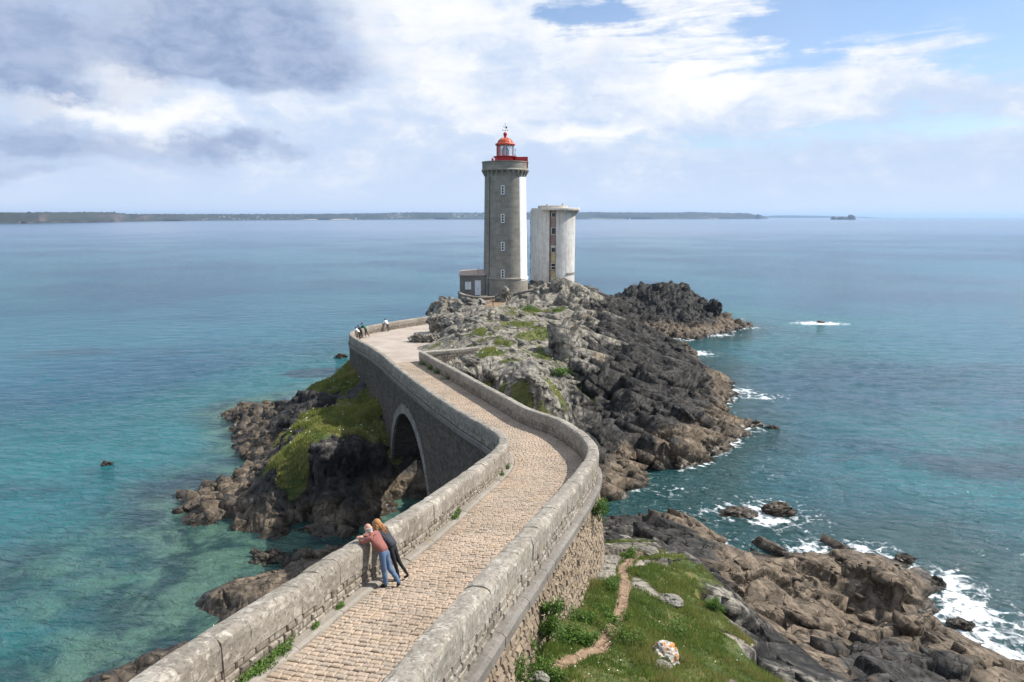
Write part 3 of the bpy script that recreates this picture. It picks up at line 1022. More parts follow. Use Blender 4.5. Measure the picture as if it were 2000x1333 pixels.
# foam: swell breaks on the right-hand shore and round the rocks
expo = np.clip((fx - 6) / 14, 0, 1) * (fy < 165)
shore = np.exp(-np.maximum(-h0, 0) / 0.55) * expo * 0.62
FOAM = [(1600, 632, 6, 1.15, .5), (1350, 690, 4.5, 1.0, .8), (1330, 664, 4, .7, .5), (1400, 655, 5, .8, .5), (1450, 640, 6, .7, .5), (1440, 765, 3.6, .9, .8), (1480, 775, 4.0, .75, .6), (1440, 838, 2.6, .9, .6), (1480, 840, 2.4, .6, .6),
        (1400, 880, 1.4, .8, .6), (1490, 1005, 3.6, .9, .9), (1440, 1000, 3.0, .75, .8), (1560, 1010, 3.4, .55, .8), (1590, 1068, 3.2, .72, .5), (1690, 1070, 2.6, .75, .5), (1860, 1140, 2.2, .95, 1.1), (1880, 1190, 2.6, 1.05, 1.2),
        (1830, 1230, 2.4, 1.0, .7), (1900, 1240, 2.6, 1.0, 1.0), (1960, 1280, 2.4, 1.0, .9), (1780, 1110, 1.8, .7, .7), (1930, 1180, 2.6, .6, 1.2), (1250, 955, 3.0, .48, .6), (1330, 960, 3.2, .42, .6), (1380, 1000, 2.4, .6, .6), (1480, 1085, 1.6, .7, .5), (2000, 1240, 3, .7, 1), (2010, 1310, 2, .9, 1)]
foam = shore.copy()
for px, py, r, a, st in FOAM:
    c = at_z(px, py, 0)
    d2 = ((fx - c[0]) / r) ** 2 + ((fy - c[1]) / (r * st)) ** 2
    foam = np.maximum(foam, a * np.exp(-d2 * 0.9) * .78)
quiet = np.exp(-np.maximum(-h0, 0) / 0.12) * (fx < -5) * 0.10
foam = np.maximum(foam, quiet)
near_w = np.exp(-np.maximum(np.hypot(fx - 10, fy - 80) - 60, 0) / 40)
sz = (0.05 * vnoise(np.stack([fx * .35, fy * .7, fx * 0], 1), 5) + 0.03 * vnoise(np.stack([fx * .9, fy * 1.3, fx * 0], 1), 6)) * near_w
sea = grid_mesh('sea', np.stack([fx, fy, sz], 1), len(gx), len(gy), None, M_SEA, True, {'depth': sdepth, 'foam': foam})
set_props(sea, kind='structure')


# ------------------------------------------------------------------ stone materials
def stone_material(name, c0, c1, dark, lichen, lich_amt=0.6, dark_amt=0.6, scale=1.0, bump=0.5):
    m, N, b = new_mat(name)
    P = world_pos(N)
    r = N.attr('rnd')
    n1 = N.noise(P, 2.2 * scale, 6, 0.65)
    n2 = N.noise(P, 13.0 * scale, 7, 0.72)
    n3 = N.noise(P, 5.0 * scale, 8, 0.75, 0.4)
    c = N.mix(N.math('ADD', N.math('MULTIPLY', r, 0.7), N.math('MULTIPLY', N.ramp(n1, 0.3, 0.7), 0.3)), c0, c1)
    c = N.mix(N.math('MULTIPLY', N.ramp(n2, 0.45, 0.68), dark_amt), c, dark)
    c = N.mix(N.math('MULTIPLY', N.ramp(n3, 0.52, 0.62), lich_amt), c, lichen)
    c = N.mix(N.math('MULTIPLY', N.ramp(N.noise(P, 0.42, 5, 0.65), 0.42, 0.68), 0.5), c, N.mix(1.0, c, (0.62, 0.60, 0.57), 'MULTIPLY'))
    spots = N.ramp(N.noise(P, 1.3, 3, 0.6), 0.66, 0.72)
    c = N.mix(N.math('MULTIPLY', spots, 0.3), c, (0.36, 0.25, 0.07))
    N.l.new(c, b.inputs['Base Color'])
    b.inputs['Roughness'].default_value = 0.9
    b.inputs['Specular IOR Level'].default_value = 0.15
    h = N.math('ADD', N.math('MULTIPLY', n2, 0.5), N.math('ADD', N.math('MULTIPLY', n1, 0.5), N.math('MULTIPLY', n3, 0.35)))
    N.l.new(N.bump(h, bump, 0.05), b.inputs['Normal'])
    return m


M_COPING = stone_material('coping_granite', (0.22, 0.195, 0.16), (0.335, 0.30, 0.25), (0.08, 0.072, 0.062), (0.48, 0.44, 0.38), 0.75, 0.75)
M_RUBBLE = stone_material('wall_rubble', (0.16, 0.135, 0.108), (0.33, 0.29, 0.235), (0.075, 0.066, 0.055), (0.50, 0.47, 0.42), 0.65, 0.65)
M_RETAIN = stone_material('retaining_rubble', (0.17, 0.13, 0.092), (0.32, 0.255, 0.185), (0.075, 0.060, 0.046), (0.37, 0.31, 0.24), 0.35, 0.6)
M_STRING = stone_material('string_course', (0.16, 0.145, 0.128), (0.23, 0.21, 0.185), (0.08, 0.075, 0.068), (0.32, 0.30, 0.27), 0.4, 0.55)
M_SETT = stone_material('sett_granite', (0.27, 0.238, 0.193), (0.465, 0.347, 0.252), (0.16, 0.13, 0.105), (0.52, 0.43, 0.35), 0.35, 0.45, 1.6, 0.35)
M_MORTAR = simple_mat('mortar_earth', (0.16, 0.135, 0.105), 0.95, var=0.3, scale=5, bump=0.4)
M_KERB = stone_material('kerb_concrete', (0.235, 0.21, 0.178), (0.30, 0.27, 0.23), (0.14, 0.125, 0.105), (0.36, 0.33, 0.28), 0.35, 0.45)


def masonry_face_material():
    """coursed masonry of the far arch side; course joints come from the wall's own length and height"""
    m, N, b = new_mat('coursed_masonry')
    P = world_pos(N)
    uv = N.comb(N.attr('u'), N.attr('v'), 0.0)
    br = N.node('ShaderNodeTexBrick')
    N.put(br.inputs['Vector'], uv)
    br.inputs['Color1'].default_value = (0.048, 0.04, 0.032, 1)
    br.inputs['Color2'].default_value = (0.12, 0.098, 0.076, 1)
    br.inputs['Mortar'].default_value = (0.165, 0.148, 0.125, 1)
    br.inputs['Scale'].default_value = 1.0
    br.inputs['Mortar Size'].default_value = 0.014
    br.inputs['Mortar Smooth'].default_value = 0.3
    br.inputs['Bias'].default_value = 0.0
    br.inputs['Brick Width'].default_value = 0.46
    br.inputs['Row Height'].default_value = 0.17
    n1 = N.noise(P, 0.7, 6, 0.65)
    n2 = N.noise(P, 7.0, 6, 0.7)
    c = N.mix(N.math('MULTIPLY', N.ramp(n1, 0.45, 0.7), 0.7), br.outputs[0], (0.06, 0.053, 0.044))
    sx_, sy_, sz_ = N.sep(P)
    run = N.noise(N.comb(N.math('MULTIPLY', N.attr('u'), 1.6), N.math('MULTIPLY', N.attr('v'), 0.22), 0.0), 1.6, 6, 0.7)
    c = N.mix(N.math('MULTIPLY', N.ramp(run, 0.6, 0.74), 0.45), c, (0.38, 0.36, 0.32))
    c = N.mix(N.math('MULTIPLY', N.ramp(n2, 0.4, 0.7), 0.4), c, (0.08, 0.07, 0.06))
    N.l.new(c, b.inputs['Base Color'])
    b.inputs['Roughness'].default_value = 0.92
    b.inputs['Specular IOR Level'].default_value = 0.15
    h = N.math('ADD', N.math('MULTIPLY', br.outputs[1], -0.8), N.math('MULTIPLY', n2, 0.6))
    N.l.new(N.bump(h, 0.6, 0.05), b.inputs['Normal'])
    return m


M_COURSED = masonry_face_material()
HALF = 0.235        # half the parapet thickness


def cam_dist(p):
    return math.sqrt(p[0] ** 2 + p[1] ** 2 + (p[2] - EYE) ** 2)


def share_pieces(pieces, name, rest_name, mat, parent, cap=300, vis=None):
    """pieces: list of (verts, faces, rnd, centre). The nearest become parts of their own, the rest one joined part"""
    order = sorted(range(len(pieces)), key=lambda i: cam_dist(pieces[i][3]) + (0 if vis is None or vis(pieces[i][3]) else 1000))
    for k in order[:cap]:
        v, f, r, c = pieces[k]
        mesh_obj(name, v, f, mat, parent, False, {'rnd': [r] * len(v)})
    if len(order) > cap:
        mb = MB()
        for k in order[cap:]:
            v, f, r, c = pieces[k]
            mb.add(v, f, r)
        o = mb.build(rest_name, mat, parent)
        o["kind"] = "stuff"


def in_frame(p):
    zc = p[1] * CP - (p[2] - EYE) * SP
    if zc <= 1:
        return False
    u = 1000 + FPX * p[0] / zc
    v = 666.5 + FPX * (-(p[2] - EYE) * CP - p[1] * SP) / zc
    return -30 < u < 2030 and -30 < v < 1370


def face_block(fn, s0, s1, v0, v1, proud, bev=0.022, depth=0.10, jit=0.012, side=1):
    """a pillowed block on a wall face. fn(s, v, d): point d metres out of the face"""
    g = 0.008
    s0 += g
    s1 -= g
    v0 += g
    v1 -= g
    j = lambda: random.uniform(-jit, jit)
    vs = []
    for (a, b) in ((s0, v0), (s1, v0), (s1, v1), (s0, v1)):
        vs.append(fn(a, b, -depth))
    c4 = [(s0 + abs(j()), v0 + abs(j())), (s1 - abs(j()), v0 + abs(j())), (s1 - abs(j()), v1 - abs(j())), (s0 + abs(j()), v1 - abs(j()))]
    for (a, b) in c4:
        vs.append(fn(a, b, proud - bev))
    sg = [(1, 1), (-1, 1), (-1, -1), (1, -1)]
    for (a, b), (ga, gb) in zip(c4, sg):
        vs.append(fn(a + ga * bev, b + gb * bev, proud + j() * 0.7))
    fs = [(8, 9, 10, 11)]
    for i in range(4):
        k = (i + 1) % 4
        fs.append((i, k, 4 + k, 4 + i))
        fs.append((4 + i, 4 + k, 8 + k, 8 + i))
    if side < 0:
        fs = [tuple(reversed(f)) for f in fs]
    c = fn((s0 + s1) / 2, (v0 + v1) / 2, 0)
    return vs, fs, random.random(), c


def coping_pieces(path, s_lo, s_hi, base, top, mean_len=1.15, half=HALF + 0.015, zf=None):
    """rounded coping blocks laid along a wall line"""
    zf = zf or (lambda y: float(deck_z(y)))
    out = []
    s = s_lo
    H = top - base
    prof = [(-half, 0), (-half - .004, H * .68), (-half + .018, H * .86), (-half + .065, H * .96), (-.10, H), (.10, H * 1.01), (half - .065, H * .96), (half - .018, H * .86), (half + .004, H * .68), (half, 0)]
    while s < s_hi - 0.15:
        e = min(s + mean_len * random.uniform(0.6, 1.4), s_hi)
        if s_hi - e < 0.3:
            e = s_hi
        vs = []
        ns = 4
        st = np.linspace(s + 0.003, e - 0.003, ns)
        dz0 = random.uniform(-.012, .012)
        do = random.uniform(-.010, .010)
        for k, ss in enumerate(st):
            shrink = 0.992 if k in (0, ns - 1) else 1.0
            for (o, z) in prof:
                x, y = path.at(ss, o * shrink + do + random.uniform(-.012, .012))
                vs.append((float(x), float(y), zf(float(y)) + base + z * (0.992 if k in (0, ns - 1) else 1) + dz0 + random.uniform(-.011, .011)))
        m = len(prof)
        fs = []
        for k in range(ns - 1):
            for i in range(m - 1):
                fs.append((k * m + i, k * m + i + 1, (k + 1) * m + i + 1, (k + 1) * m + i))
        fs.append(tuple(range(m - 1, -1, -1)))
        fs.append(tuple(range((ns - 1) * m, ns * m)))
        fs = [tuple(reversed(f)) for f in fs]
        out.append((vs, fs, random.random(), vs[m * 2 + 4]))
        s = e
    return out


def course_pieces(path, s_lo, s_hi, off, rows, sign, lens, zf=None, batter=0.0, v_ref=0.0, bottom=None, proud=0.015, jit=0.012):
    """rows = [(v0, v1)...] heights over the deck; off = face offset; sign = +1 when the face looks right of travel"""
    zf = zf or (lambda y: float(deck_z(y)))

    def fn(s, v, d):
        x0, y0 = path.at(s, off)
        o = off + sign * (d + batter * max(0.0, v_ref - v))
        x, y = path.at(s, o)
        return (float(x), float(y), zf(float(y0)) + v)
    out = []
    for (v0, v1) in rows:
        s = s_lo + random.uniform(0, .2)
        while s < s_hi - 0.1:
            e = min(s + random.uniform(*lens), s_hi)
            if bottom is None or bottom(s) < v1:
                dv0 = random.uniform(-.015, .015)
                out.append(face_block(fn, s, e, v0 + dv0, v1 + random.uniform(-.015, .015), proud + random.uniform(-.006, .022), side=sign, jit=jit))
            s = e
    return out


def wall_core(path, s_lo, s_hi, v0, v1, half, name, mat, parent, zf=None, step=0.25):
    zf = zf or (lambda y: float(deck_z(y)))
    n = max(2, int((s_hi - s_lo) / step))
    vs, fs = [], []
    for ss in np.linspace(s_lo, s_hi, n):
        for (o, v) in ((-half, v0), (-half, v1), (half, v1), (half, v0)):
            x, y = path.at(ss, o)
            vs.append((float(x), float(y), zf(float(y)) + v))
    for k in range(n - 1):
        for i in range(4):
            j = (i + 1) % 4
            fs.append((k * 4 + i, (k + 1) * 4 + i, (k + 1) * 4 + j, k * 4 + j))
    fs += [(0, 1, 2, 3), tuple((n - 1) * 4 + i for i in (3, 2, 1, 0))]
    return mesh_obj(name, vs, fs, mat, parent)


# ------------------------------------------------------------------ parapet walls
sL0, sL1 = 0.0, LEFT.L
lw = empty('parapet_wall', (-4.4, 10.8, float(deck_z(10.8))), 'lichened granite parapet the couple lean on, curving round to the square', 'wall', kind='thing')
lw_inv = Vector(lw.location)


def root_parts(root, before):
    """re-express children built in world space under a placed root"""
    for o in root.children:
        o.matrix_parent_inverse = Matrix.Translation(-Vector(root.location))


share_pieces(coping_pieces(LEFT, sL0, sL1, 0.47, 1.0), 'coping_stone', 'coping_stones', M_COPING, lw)
wall_core(LEFT, sL0, sL1, -0.02, 0.5, HALF - 0.03, 'wall_core', M_MORTAR, lw)
rows3 = [(0.0, .16), (.16, .31), (.31, .47)]
share_pieces(course_pieces(LEFT, sL0, sL1, HALF - 0.02, rows3, 1, (.16, .42)), 'wall_stone', 'wall_stones', M_RUBBLE, lw, 300, in_frame)
sL28 = LEFT.s_of_y(29)
mb = MB()
for p in course_pieces(LEFT, sL28, sL1, -HALF + 0.02, [(0.0, .24), (.24, .47)], -1, (.4, .8)):
    mb.add(p[0], p[1], p[2])
mb.build('outer_wall_stones', M_RUBBLE, lw)["kind"] = "stuff"
root_parts(lw, None)

rw = empty('parapet_wall', (0.16, 15, float(deck_z(15))), 'granite parapet above the grassy slope, with string course on its outer face', 'wall', kind='thing')
share_pieces(coping_pieces(RIGHT, 0, RIGHT.L, 0.47, 1.0), 'coping_stone', 'coping_stones', M_COPING, rw)
wall_core(RIGHT, 0, RIGHT.L, -0.35, 0.5, HALF - 0.03, 'wall_core', M_MORTAR, rw)
sR36 = RIGHT.s_of_y(35.5)
share_pieces(course_pieces(RIGHT, 0, sR36, HALF - 0.02, [(-.06, .10), (.10, .28), (.28, .47)], 1, (.2, .5)), 'wall_stone', 'wall_stones', M_RUBBLE, rw, 300, in_frame)
mb = MB()
for p in course_pieces(RIGHT, RIGHT.s_of_y(24), RIGHT.L, -HALF + 0.02, [(0.0, .235), (.235, .47)], -1, (.35, .75)):
    mb.add(p[0], p[1], p[2])
mb.build('inner_wall_stones', M_RUBBLE, rw)["kind"] = "stuff"
root_parts(rw, None)

# short return wall at the corner of the square
CROSS = Path([(-8.55, 66.4), (-6.2, 67.4), (-3.3, 68.9)], smooth=False)
cwall = empty('low_stone_wall', (-6.2, 67.4, 9.4), 'short straight stone wall turning off the causeway corner into the rocks', 'wall', kind='thing')
ZC = lambda y: 9.55
share_pieces(coping_pieces(CROSS, 0.2, CROSS.L, 0.62, .95, zf=ZC), 'coping_stone', 'coping_stones', M_COPING, cwall)
wall_core(CROSS, 0.2, CROSS.L, -2.0, 0.64, HALF - 0.03, 'wall_core', M_MORTAR, cwall, ZC)
share_pieces(course_pieces(CROSS, 0.2, CROSS.L, HALF - 0.02, [(-1.1 + .19 * k, -1.1 + .19 * (k + 1)) for k in range(9)], 1, (.25, .6), ZC), 'wall_stone', 'wall_stones', M_RUBBLE, cwall, 300)
root_parts(cwall, None)

# ------------------------------------------------------------------ bridge body with the arch
bridge = empty('stone_bridge', (-8, 53, 0.0), 'stone causeway bridge with tall round arch over the tidal gap', 'bridge')
ARCH_A = 7.3
SPR, CROWN_R = 0.7, 7.25
scL = LEFT.s_of_y(53.2)
cxL = LEFT.at(scL, -HALF)
_d2 = [np.hypot(*(RIGHT.at(s_, 0.0)[i] - cxL[i] for i in (0, 1))) for s_ in RIGHT.s]
scR = RIGHT.s[int(np.argmin(_d2))]


def arch_z(u):
    return SPR + CROWN_R * math.sqrt(max(0.0, 1 - u * u))


def body_face(path, sc, s_lo, s_hi, off, sign, name, batter=0.0, mat=None):
    segs = [(np.arange(s_lo, sc - ARCH_A, 0.3), False), (sc + ARCH_A * np.sin(np.linspace(-math.pi / 2, math.pi / 2, 61)), True), (np.arange(sc + ARCH_A, s_hi, 0.3), False)]
    vs, fs, U, V = [], [], [], []
    nv = 20
    for st, is_arch in segs:
        if len(st) < 2:
            continue
        if not is_arch:
            if st[0] > sc:
                st = np.r_[st, s_hi]
            else:
                st = np.r_[st, sc - ARCH_A]
        b = len(vs)
        for ss in st:
            x0, y0 = path.at(ss, off)
            top = float(deck_z(y0)) + (0.02 if sign < 0 else -0.3)
            bot = arch_z((ss - sc) / ARCH_A) if is_arch else -1.6
            for k in range(nv):
                z = bot + (top - bot) * k / (nv - 1)
                bt = batter * max(0.0, top - z)
                x, y = path.at(ss, off + sign * bt)
                vs.append((float(x), float(y), z))
                U.append(ss)
                V.append(z - 0.055 * 0)
        for i in range(len(st) - 1):
            for k in range(nv - 1):
                f = (b + i * nv + k, b + i * nv + k + 1, b + (i + 1) * nv + k + 1, b + (i + 1) * nv + k)
                fs.append(f if sign < 0 else tuple(reversed(f)))
    return mesh_obj(name, vs, fs, mat or M_COURSED, bridge, False, {'u': U, 'v': V})


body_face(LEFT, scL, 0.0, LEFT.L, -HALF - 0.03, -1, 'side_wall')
body_face(RIGHT, scR, 0.0, RIGHT.L, HALF - 0.02, 1, 'side_wall', 0.10, simple_mat('sandy_mortar', (0.27, 0.195, 0.13), .95, var=.25, scale=4, bump=.4))
# vault
vs, fs, U, V = [], [], [], []
us = [(-1, -1.6)] + [(u, arch_z(u)) for u in np.sin(np.linspace(-math.pi / 2, math.pi / 2, 61))] + [(1, -1.6)]
acc = 0
for k, (u, z) in enumerate(us):
    xl, yl = LEFT.at(scL + u * ARCH_A, -HALF - 0.03)
    xr, yr = RIGHT.at(scR + u * ARCH_A, HALF + .6)
    if k:
        acc += math.hypot((u - us[k - 1][0]) * ARCH_A, z - us[k - 1][1])
    for t in np.linspace(0, 1, 9):
        vs.append((xl + (xr - xl) * t, yl + (yr - yl) * t, z))
        U.append(t * 4.6)
        V.append(acc)
for k in range(len(us) - 1):
    for i in range(8):
        fs.append((k * 9 + i, k * 9 + i + 1, (k + 1) * 9 + i + 1, (k + 1) * 9 + i))
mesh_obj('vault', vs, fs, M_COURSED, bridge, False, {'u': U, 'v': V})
# arch ring of voussoirs and the jamb quoins on the visible side
M_VOUS = stone_material('voussoir_stone', (0.17, 0.158, 0.14), (0.30, 0.28, 0.25), (0.06, 0.055, 0.048), (0.48, 0.46, 0.42), 0.5, 0.7)
NVS = 37
angs = np.linspace(math.pi, 0, NVS + 1)
for k in range(NVS):
    a0, a1 = angs[k] - 0.004, angs[k + 1] + 0.004
    rd = random.uniform(.62, .78)
    vv = []
    for d in (-0.16, 0.035):
        for (a, r) in ((a0, 0.0), (a1, 0.0), (a1, rd), (a0, rd)):
            x, y = LEFT.at(scL + (ARCH_A + r - (0.012 if r == 0 else 0)) * math.cos(a), -HALF - 0.03 - d)
            vv.append((float(x), float(y), SPR + (CROWN_R + r - (0.012 if r == 0 else 0)) * math.sin(a)))
    ff = [(4, 5, 6, 7), (0, 4, 7, 3), (1, 2, 6, 5), (3, 7, 6, 2), (0, 1, 5, 4)]
    mesh_obj('voussoir', vv, [tuple(reversed(f)) for f in ff], M_VOUS, bridge, False, {'rnd': [random.random()] * 8})
# moulded string under the parapet on the arch side
st = np.arange(LEFT.s_of_y(31), LEFT.L, 1.1)
prof = [(0.0, -.34), (.10, -.30), (.10, -.06), (0.0, -.02)]
for a, b_ in zip(st[:-1], st[1:]):
    vv = []
    for ss in np.linspace(a + .005, b_ - .005, 4):
        for (o, v) in prof:
            x, y = LEFT.at(ss, -HALF - 0.03 - o)
            vv.append((float(x), float(y), float(deck_z(y)) + v))
    ff = []
    for k in range(3):
        for i in range(3):
            ff.append((k * 4 + i, k * 4 + i + 1, (k + 1) * 4 + i + 1, (k + 1) * 4 + i))
    ff += [(3, 2, 1, 0), (12, 13, 14, 15)]
    mesh_obj('string_course_stone', vv, ff, M_STRING, bridge, False, {'rnd': [random.random() * .5] * len(vv)})
# ledge stones on the outer face above the grass
st = np.arange(RIGHT.s_of_y(7), RIGHT.s_of_y(38), 0.95)
prof = [(-0.05, -.34), (.17, -.34), (.18, -.12), (.10, -.05), (-0.05, -.02)]
for a, b_ in zip(st[:-1], st[1:]):
    vv = []
    dj = random.uniform(-.012, .012)
    for ss in np.linspace(a + .006, b_ - .006, 3):
        for (o, v) in prof:
            x, y = RIGHT.at(ss, HALF + o + dj)
            vv.append((float(x), float(y), float(deck_z(y)) + v - .04 + random.uniform(-.004, .004)))
    ff = []
    for k in range(2):
        for i in range(4):
            ff.append((k * 5 + i, (k + 1) * 5 + i, (k + 1) * 5 + i + 1, k * 5 + i + 1))
    ff += [(0, 1, 2, 3, 4), (14, 13, 12, 11, 10)]
    mesh_obj('ledge_stone', vv, ff, M_STRING, bridge, False, {'rnd': [random.random()] * len(vv)})
# rubble of the battered retaining wall
rows = []
v = -.40
while v > -5.4:
    hrow = random.uniform(.16, .27)
    rows.append((v - hrow, v))
    v -= hrow


def foot(s):
    x, y = RIGHT.at(s, HALF + .5)
    return ground_at(float(x), float(y)) - float(deck_z(y)) - .25


pcs = course_pieces(RIGHT, RIGHT.s_of_y(9), RIGHT.s_of_y(36), HALF, rows, 1, (.16, .44), batter=0.10, v_ref=-.3, bottom=foot, proud=.02, jit=.03)
share_pieces(pcs, 'rubble_stone', 'rubble_stones', M_RETAIN, bridge, 300, in_frame)
root_parts(bridge, None)

# ------------------------------------------------------------------ cobbled road
PAIR_L = [4, 8.6, 12, 16, 20, 24, 28, 30.6, 33, 36, 41, 46, 52, 60, 65]
PAIR_R = [3.2, 7.8, 11, 15, 18.9, 23, 27.5, 31, 35, 38.5, 43, 48, 53.5, 61.5, 66.3]
pl = np.array([LEFT.s_of_y(v) for v in PAIR_L])
pr = np.array([RIGHT.s_of_y(v) for v in PAIR_R])
mids = np.array([[(LEFT.at(a)[i] + RIGHT.at(b_)[i]) / 2 for i in (0, 1)] for a, b_ in zip(pl, pr)])
mt = np.r_[0, np.cumsum(np.linalg.norm(np.diff(mids, axis=0), axis=1))]


def road_pt(t, u, dzz=0.0):
    a = LEFT.at(np.interp(t, mt, pl), HALF - .02)
    b_ = RIGHT.at(np.interp(t, mt, pr), -HALF + .02)
    x = a[0] + (b_[0] - a[0]) * u
    y = a[1] + (b_[1] - a[1]) * u
    return (float(x), float(y), float(deck_z(y)) + dzz)


def road_w(t):
    a = LEFT.at(np.interp(t, mt, pl), HALF)
    b_ = RIGHT.at(np.interp(t, mt, pr), -HALF)
    return float(np.hypot(a[0] - b_[0], a[1] - b_[1]))


road = empty('cobbled_road', (0, 20, float(deck_z(20))), 'worn tan granite setts paving the causeway between its two parapets', 'road', kind='structure')
vs, fs = [], []
tt = np.linspace(0, mt[-1], 220)
for t in tt:
    for u in np.linspace(0, 1, 5):
        vs.append(road_pt(t, u, -0.035))
for k in range(len(tt) - 1):
    for i in range(4):
        fs.append((k * 5 + i, k * 5 + i + 1, (k + 1) * 5 + i + 1, (k + 1) * 5 + i))
mesh_obj('road_bed', vs, fs, M_MORTAR, road)
pieces = []
t = 0.6
row = 0
while t < mt[-1] - 0.2:
    d = random.uniform(.125, .155)
    w = road_w(t)
    u0 = 0.25 / w
    u = u0
    wob = 0.06 * math.sin(t * 0.9) + random.uniform(-.012, .012)
    while u < 1 - 0.02:
        du = random.uniform(.15, .235) / w
        ue = min(u + du, 1.0)
        g = 0.008
        ga = g / w
        zt = random.uniform(-.010, .012)
        tl = [random.uniform(-.008, .008) for _ in range(4)]
        tj = lambda: random.uniform(-.008, .008)
        cr = [(t + g + tj(), u + ga), (t + g + tj(), ue - ga), (t + d - g + tj(), ue - ga), (t + d - g + tj(), u + ga)]
        vv = [road_pt(a + wob * b_, b_, -.04) for a, b_ in cr]
        vv += [road_pt(a + wob * b_, b_, -.012 + zt + q) for (a, b_), q in zip(cr, tl)]
        bv = .018
        ins = [(bv, bv / w), (bv, -bv / w), (-bv, -bv / w), (-bv, bv / w)]
        vv += [road_pt(a + i_[0] + wob * b_, b_ + i_[1], .004 + zt + q) for (a, b_), i_, q in zip(cr, ins, tl)]
        ff = [(11, 10, 9, 8)]
        for i in range(4):
            k = (i + 1) % 4
            ff.append((4 + i, 4 + k, k, i))
            ff.append((8 + i, 8 + k, 4 + k, 4 + i))
        ff = [tuple(reversed(f)) for f in ff]
        pt_ = float(vnoise(np.array([[vv[8][0] / 1.1, vv[8][1] / 1.3, 0.5]]), 71)[0])
        pieces.append((vv, ff, min(1, max(0, .62 * random.random() ** 1.2 + .3 + .42 * pt_)), vv[8]))
        u = ue
    t += d
    row += 1


def seen_setts(p):
    return in_frame(p) and p[1] > 9.6


share_pieces(pieces, 'paving_stone', 'paving_stones', M_SETT, road, 300, seen_setts)
# kerb along the left parapet
st = np.arange(LEFT.s_of_y(5), LEFT.s_of_y(36), 1.7)
for a, b_ in zip(st[:-1], st[1:]):
    vv = []
    hk = .075 + random.uniform(-.012, .012)
    for ss in np.linspace(a + .006, b_ - .006, 5):
        for (o, v) in ((HALF - .02, hk), (HALF + .15, hk - .01), (HALF + .215, hk - .05), (HALF + .23, -.04)):
            x, y = LEFT.at(ss, o + random.uniform(-.012, .012) * (o > HALF))
            vv.append((float(x), float(y), float(deck_z(y)) + v))
    ff = []
    for k in range(4):
        for i in range(3):
            ff.append((k * 4 + i, (k + 1) * 4 + i, (k + 1) * 4 + i + 1, k * 4 + i + 1))
    ff += [(0, 1, 2, 3), (19, 18, 17, 16)]
    mesh_obj('kerb_stone', vv, [tuple(reversed(f)) for f in ff], M_KERB, road, False, {'rnd': [random.random()] * len(vv)})
root_parts(road, None)

# ------------------------------------------------------------------ square of trodden sand


def sand_material():
    m, N, b = new_mat('trodden_sand')
    P = world_pos(N)
    n1 = N.noise(P, 0.5, 5, 0.6)
    n2 = N.noise(P, 6.0, 6, 0.7)
    c = N.mix(N.ramp(n1, 0.35, 0.65), (0.30, 0.245, 0.20), (0.38, 0.325, 0.27))
    c = N.mix(N.math('MULTIPLY', N.ramp(n2, 0.4, 0.7), 0.3), c, (0.27, 0.215, 0.17))
    x, y, z = N.sep(P)
    gq = N.math('ADD', N.ramp(N.math('ABSOLUTE', N.math('ADD', N.math('ADD', x, 8.3), N.math('MULTIPLY', N.math('SUBTRACT', y, 69.0), -0.2))), 0.3, 2.2, 1.0, 0.0), N.ramp(N.math('ABSOLUTE', N.math('SUBTRACT', y, 70.2)), 0.2, 2.2, 0.0, -1.0))
    gm = N.ramp(N.math('ADD', gq, N.math('MULTIPLY', N.math('SUBTRACT', N.noise(P, 1.2, 5, 0.7), 0.5), 0.8)), 0.3, 0.7)
    c = N.mix(N.math('MULTIPLY', gm, 0.75), c, (0.21, 0.19, 0.09))
    N.l.new(c, b.inputs['Base Color'])
    b.inputs['Roughness'].default_value = 0.95
    N.l.new(N.bump(N.math('ADD', n1, N.math('MULTIPLY', n2, 0.3)), 0.4, 0.08), b.inputs['Normal'])
    return m


RB = Path([(-8.7, 66.3), (-5.2, 68.2), (-4.6, 75), (-4.6, 85), (-4.8, 92), (-5.4, 97), (-6.0, 99)], smooth=False)
n = 60
vs, fs = [], []
sA = np.linspace(LEFT.s_of_y(65) - .1, LEFT.L, n)
sB = np.linspace(0, RB.L, n)
for a, b_ in zip(sA, sB):
    xa, ya = LEFT.at(a, HALF - .03)
    xb, yb = RB.at(b_)
    for u in np.linspace(0, 1, 24):
        x, y = xa + (xb - xa) * u, ya + (yb - ya) * u
        vs.append((float(x), float(y), float(deck_z(y)) + 0.006 + .02 * math.sin(x * 1.3) * math.sin(y * .9) * (1 if 0 < u < 1 else 0)))
for k in range(n - 1):
    for i in range(23):
        fs.append((k * 24 + i, k * 24 + i + 1, (k + 1) * 24 + i + 1, (k + 1) * 24 + i))
sq = mesh_obj('square', vs, fs, sand_material(), None, True)
set_props(sq, kind='structure')


# ------------------------------------------------------------------ lighthouse
TY = 112.0
TXC = float(at_y(987, 480, TY)[0])


def tz_(py, Y=TY, px=987):
    return float(at_y(px, py, Y)[2])


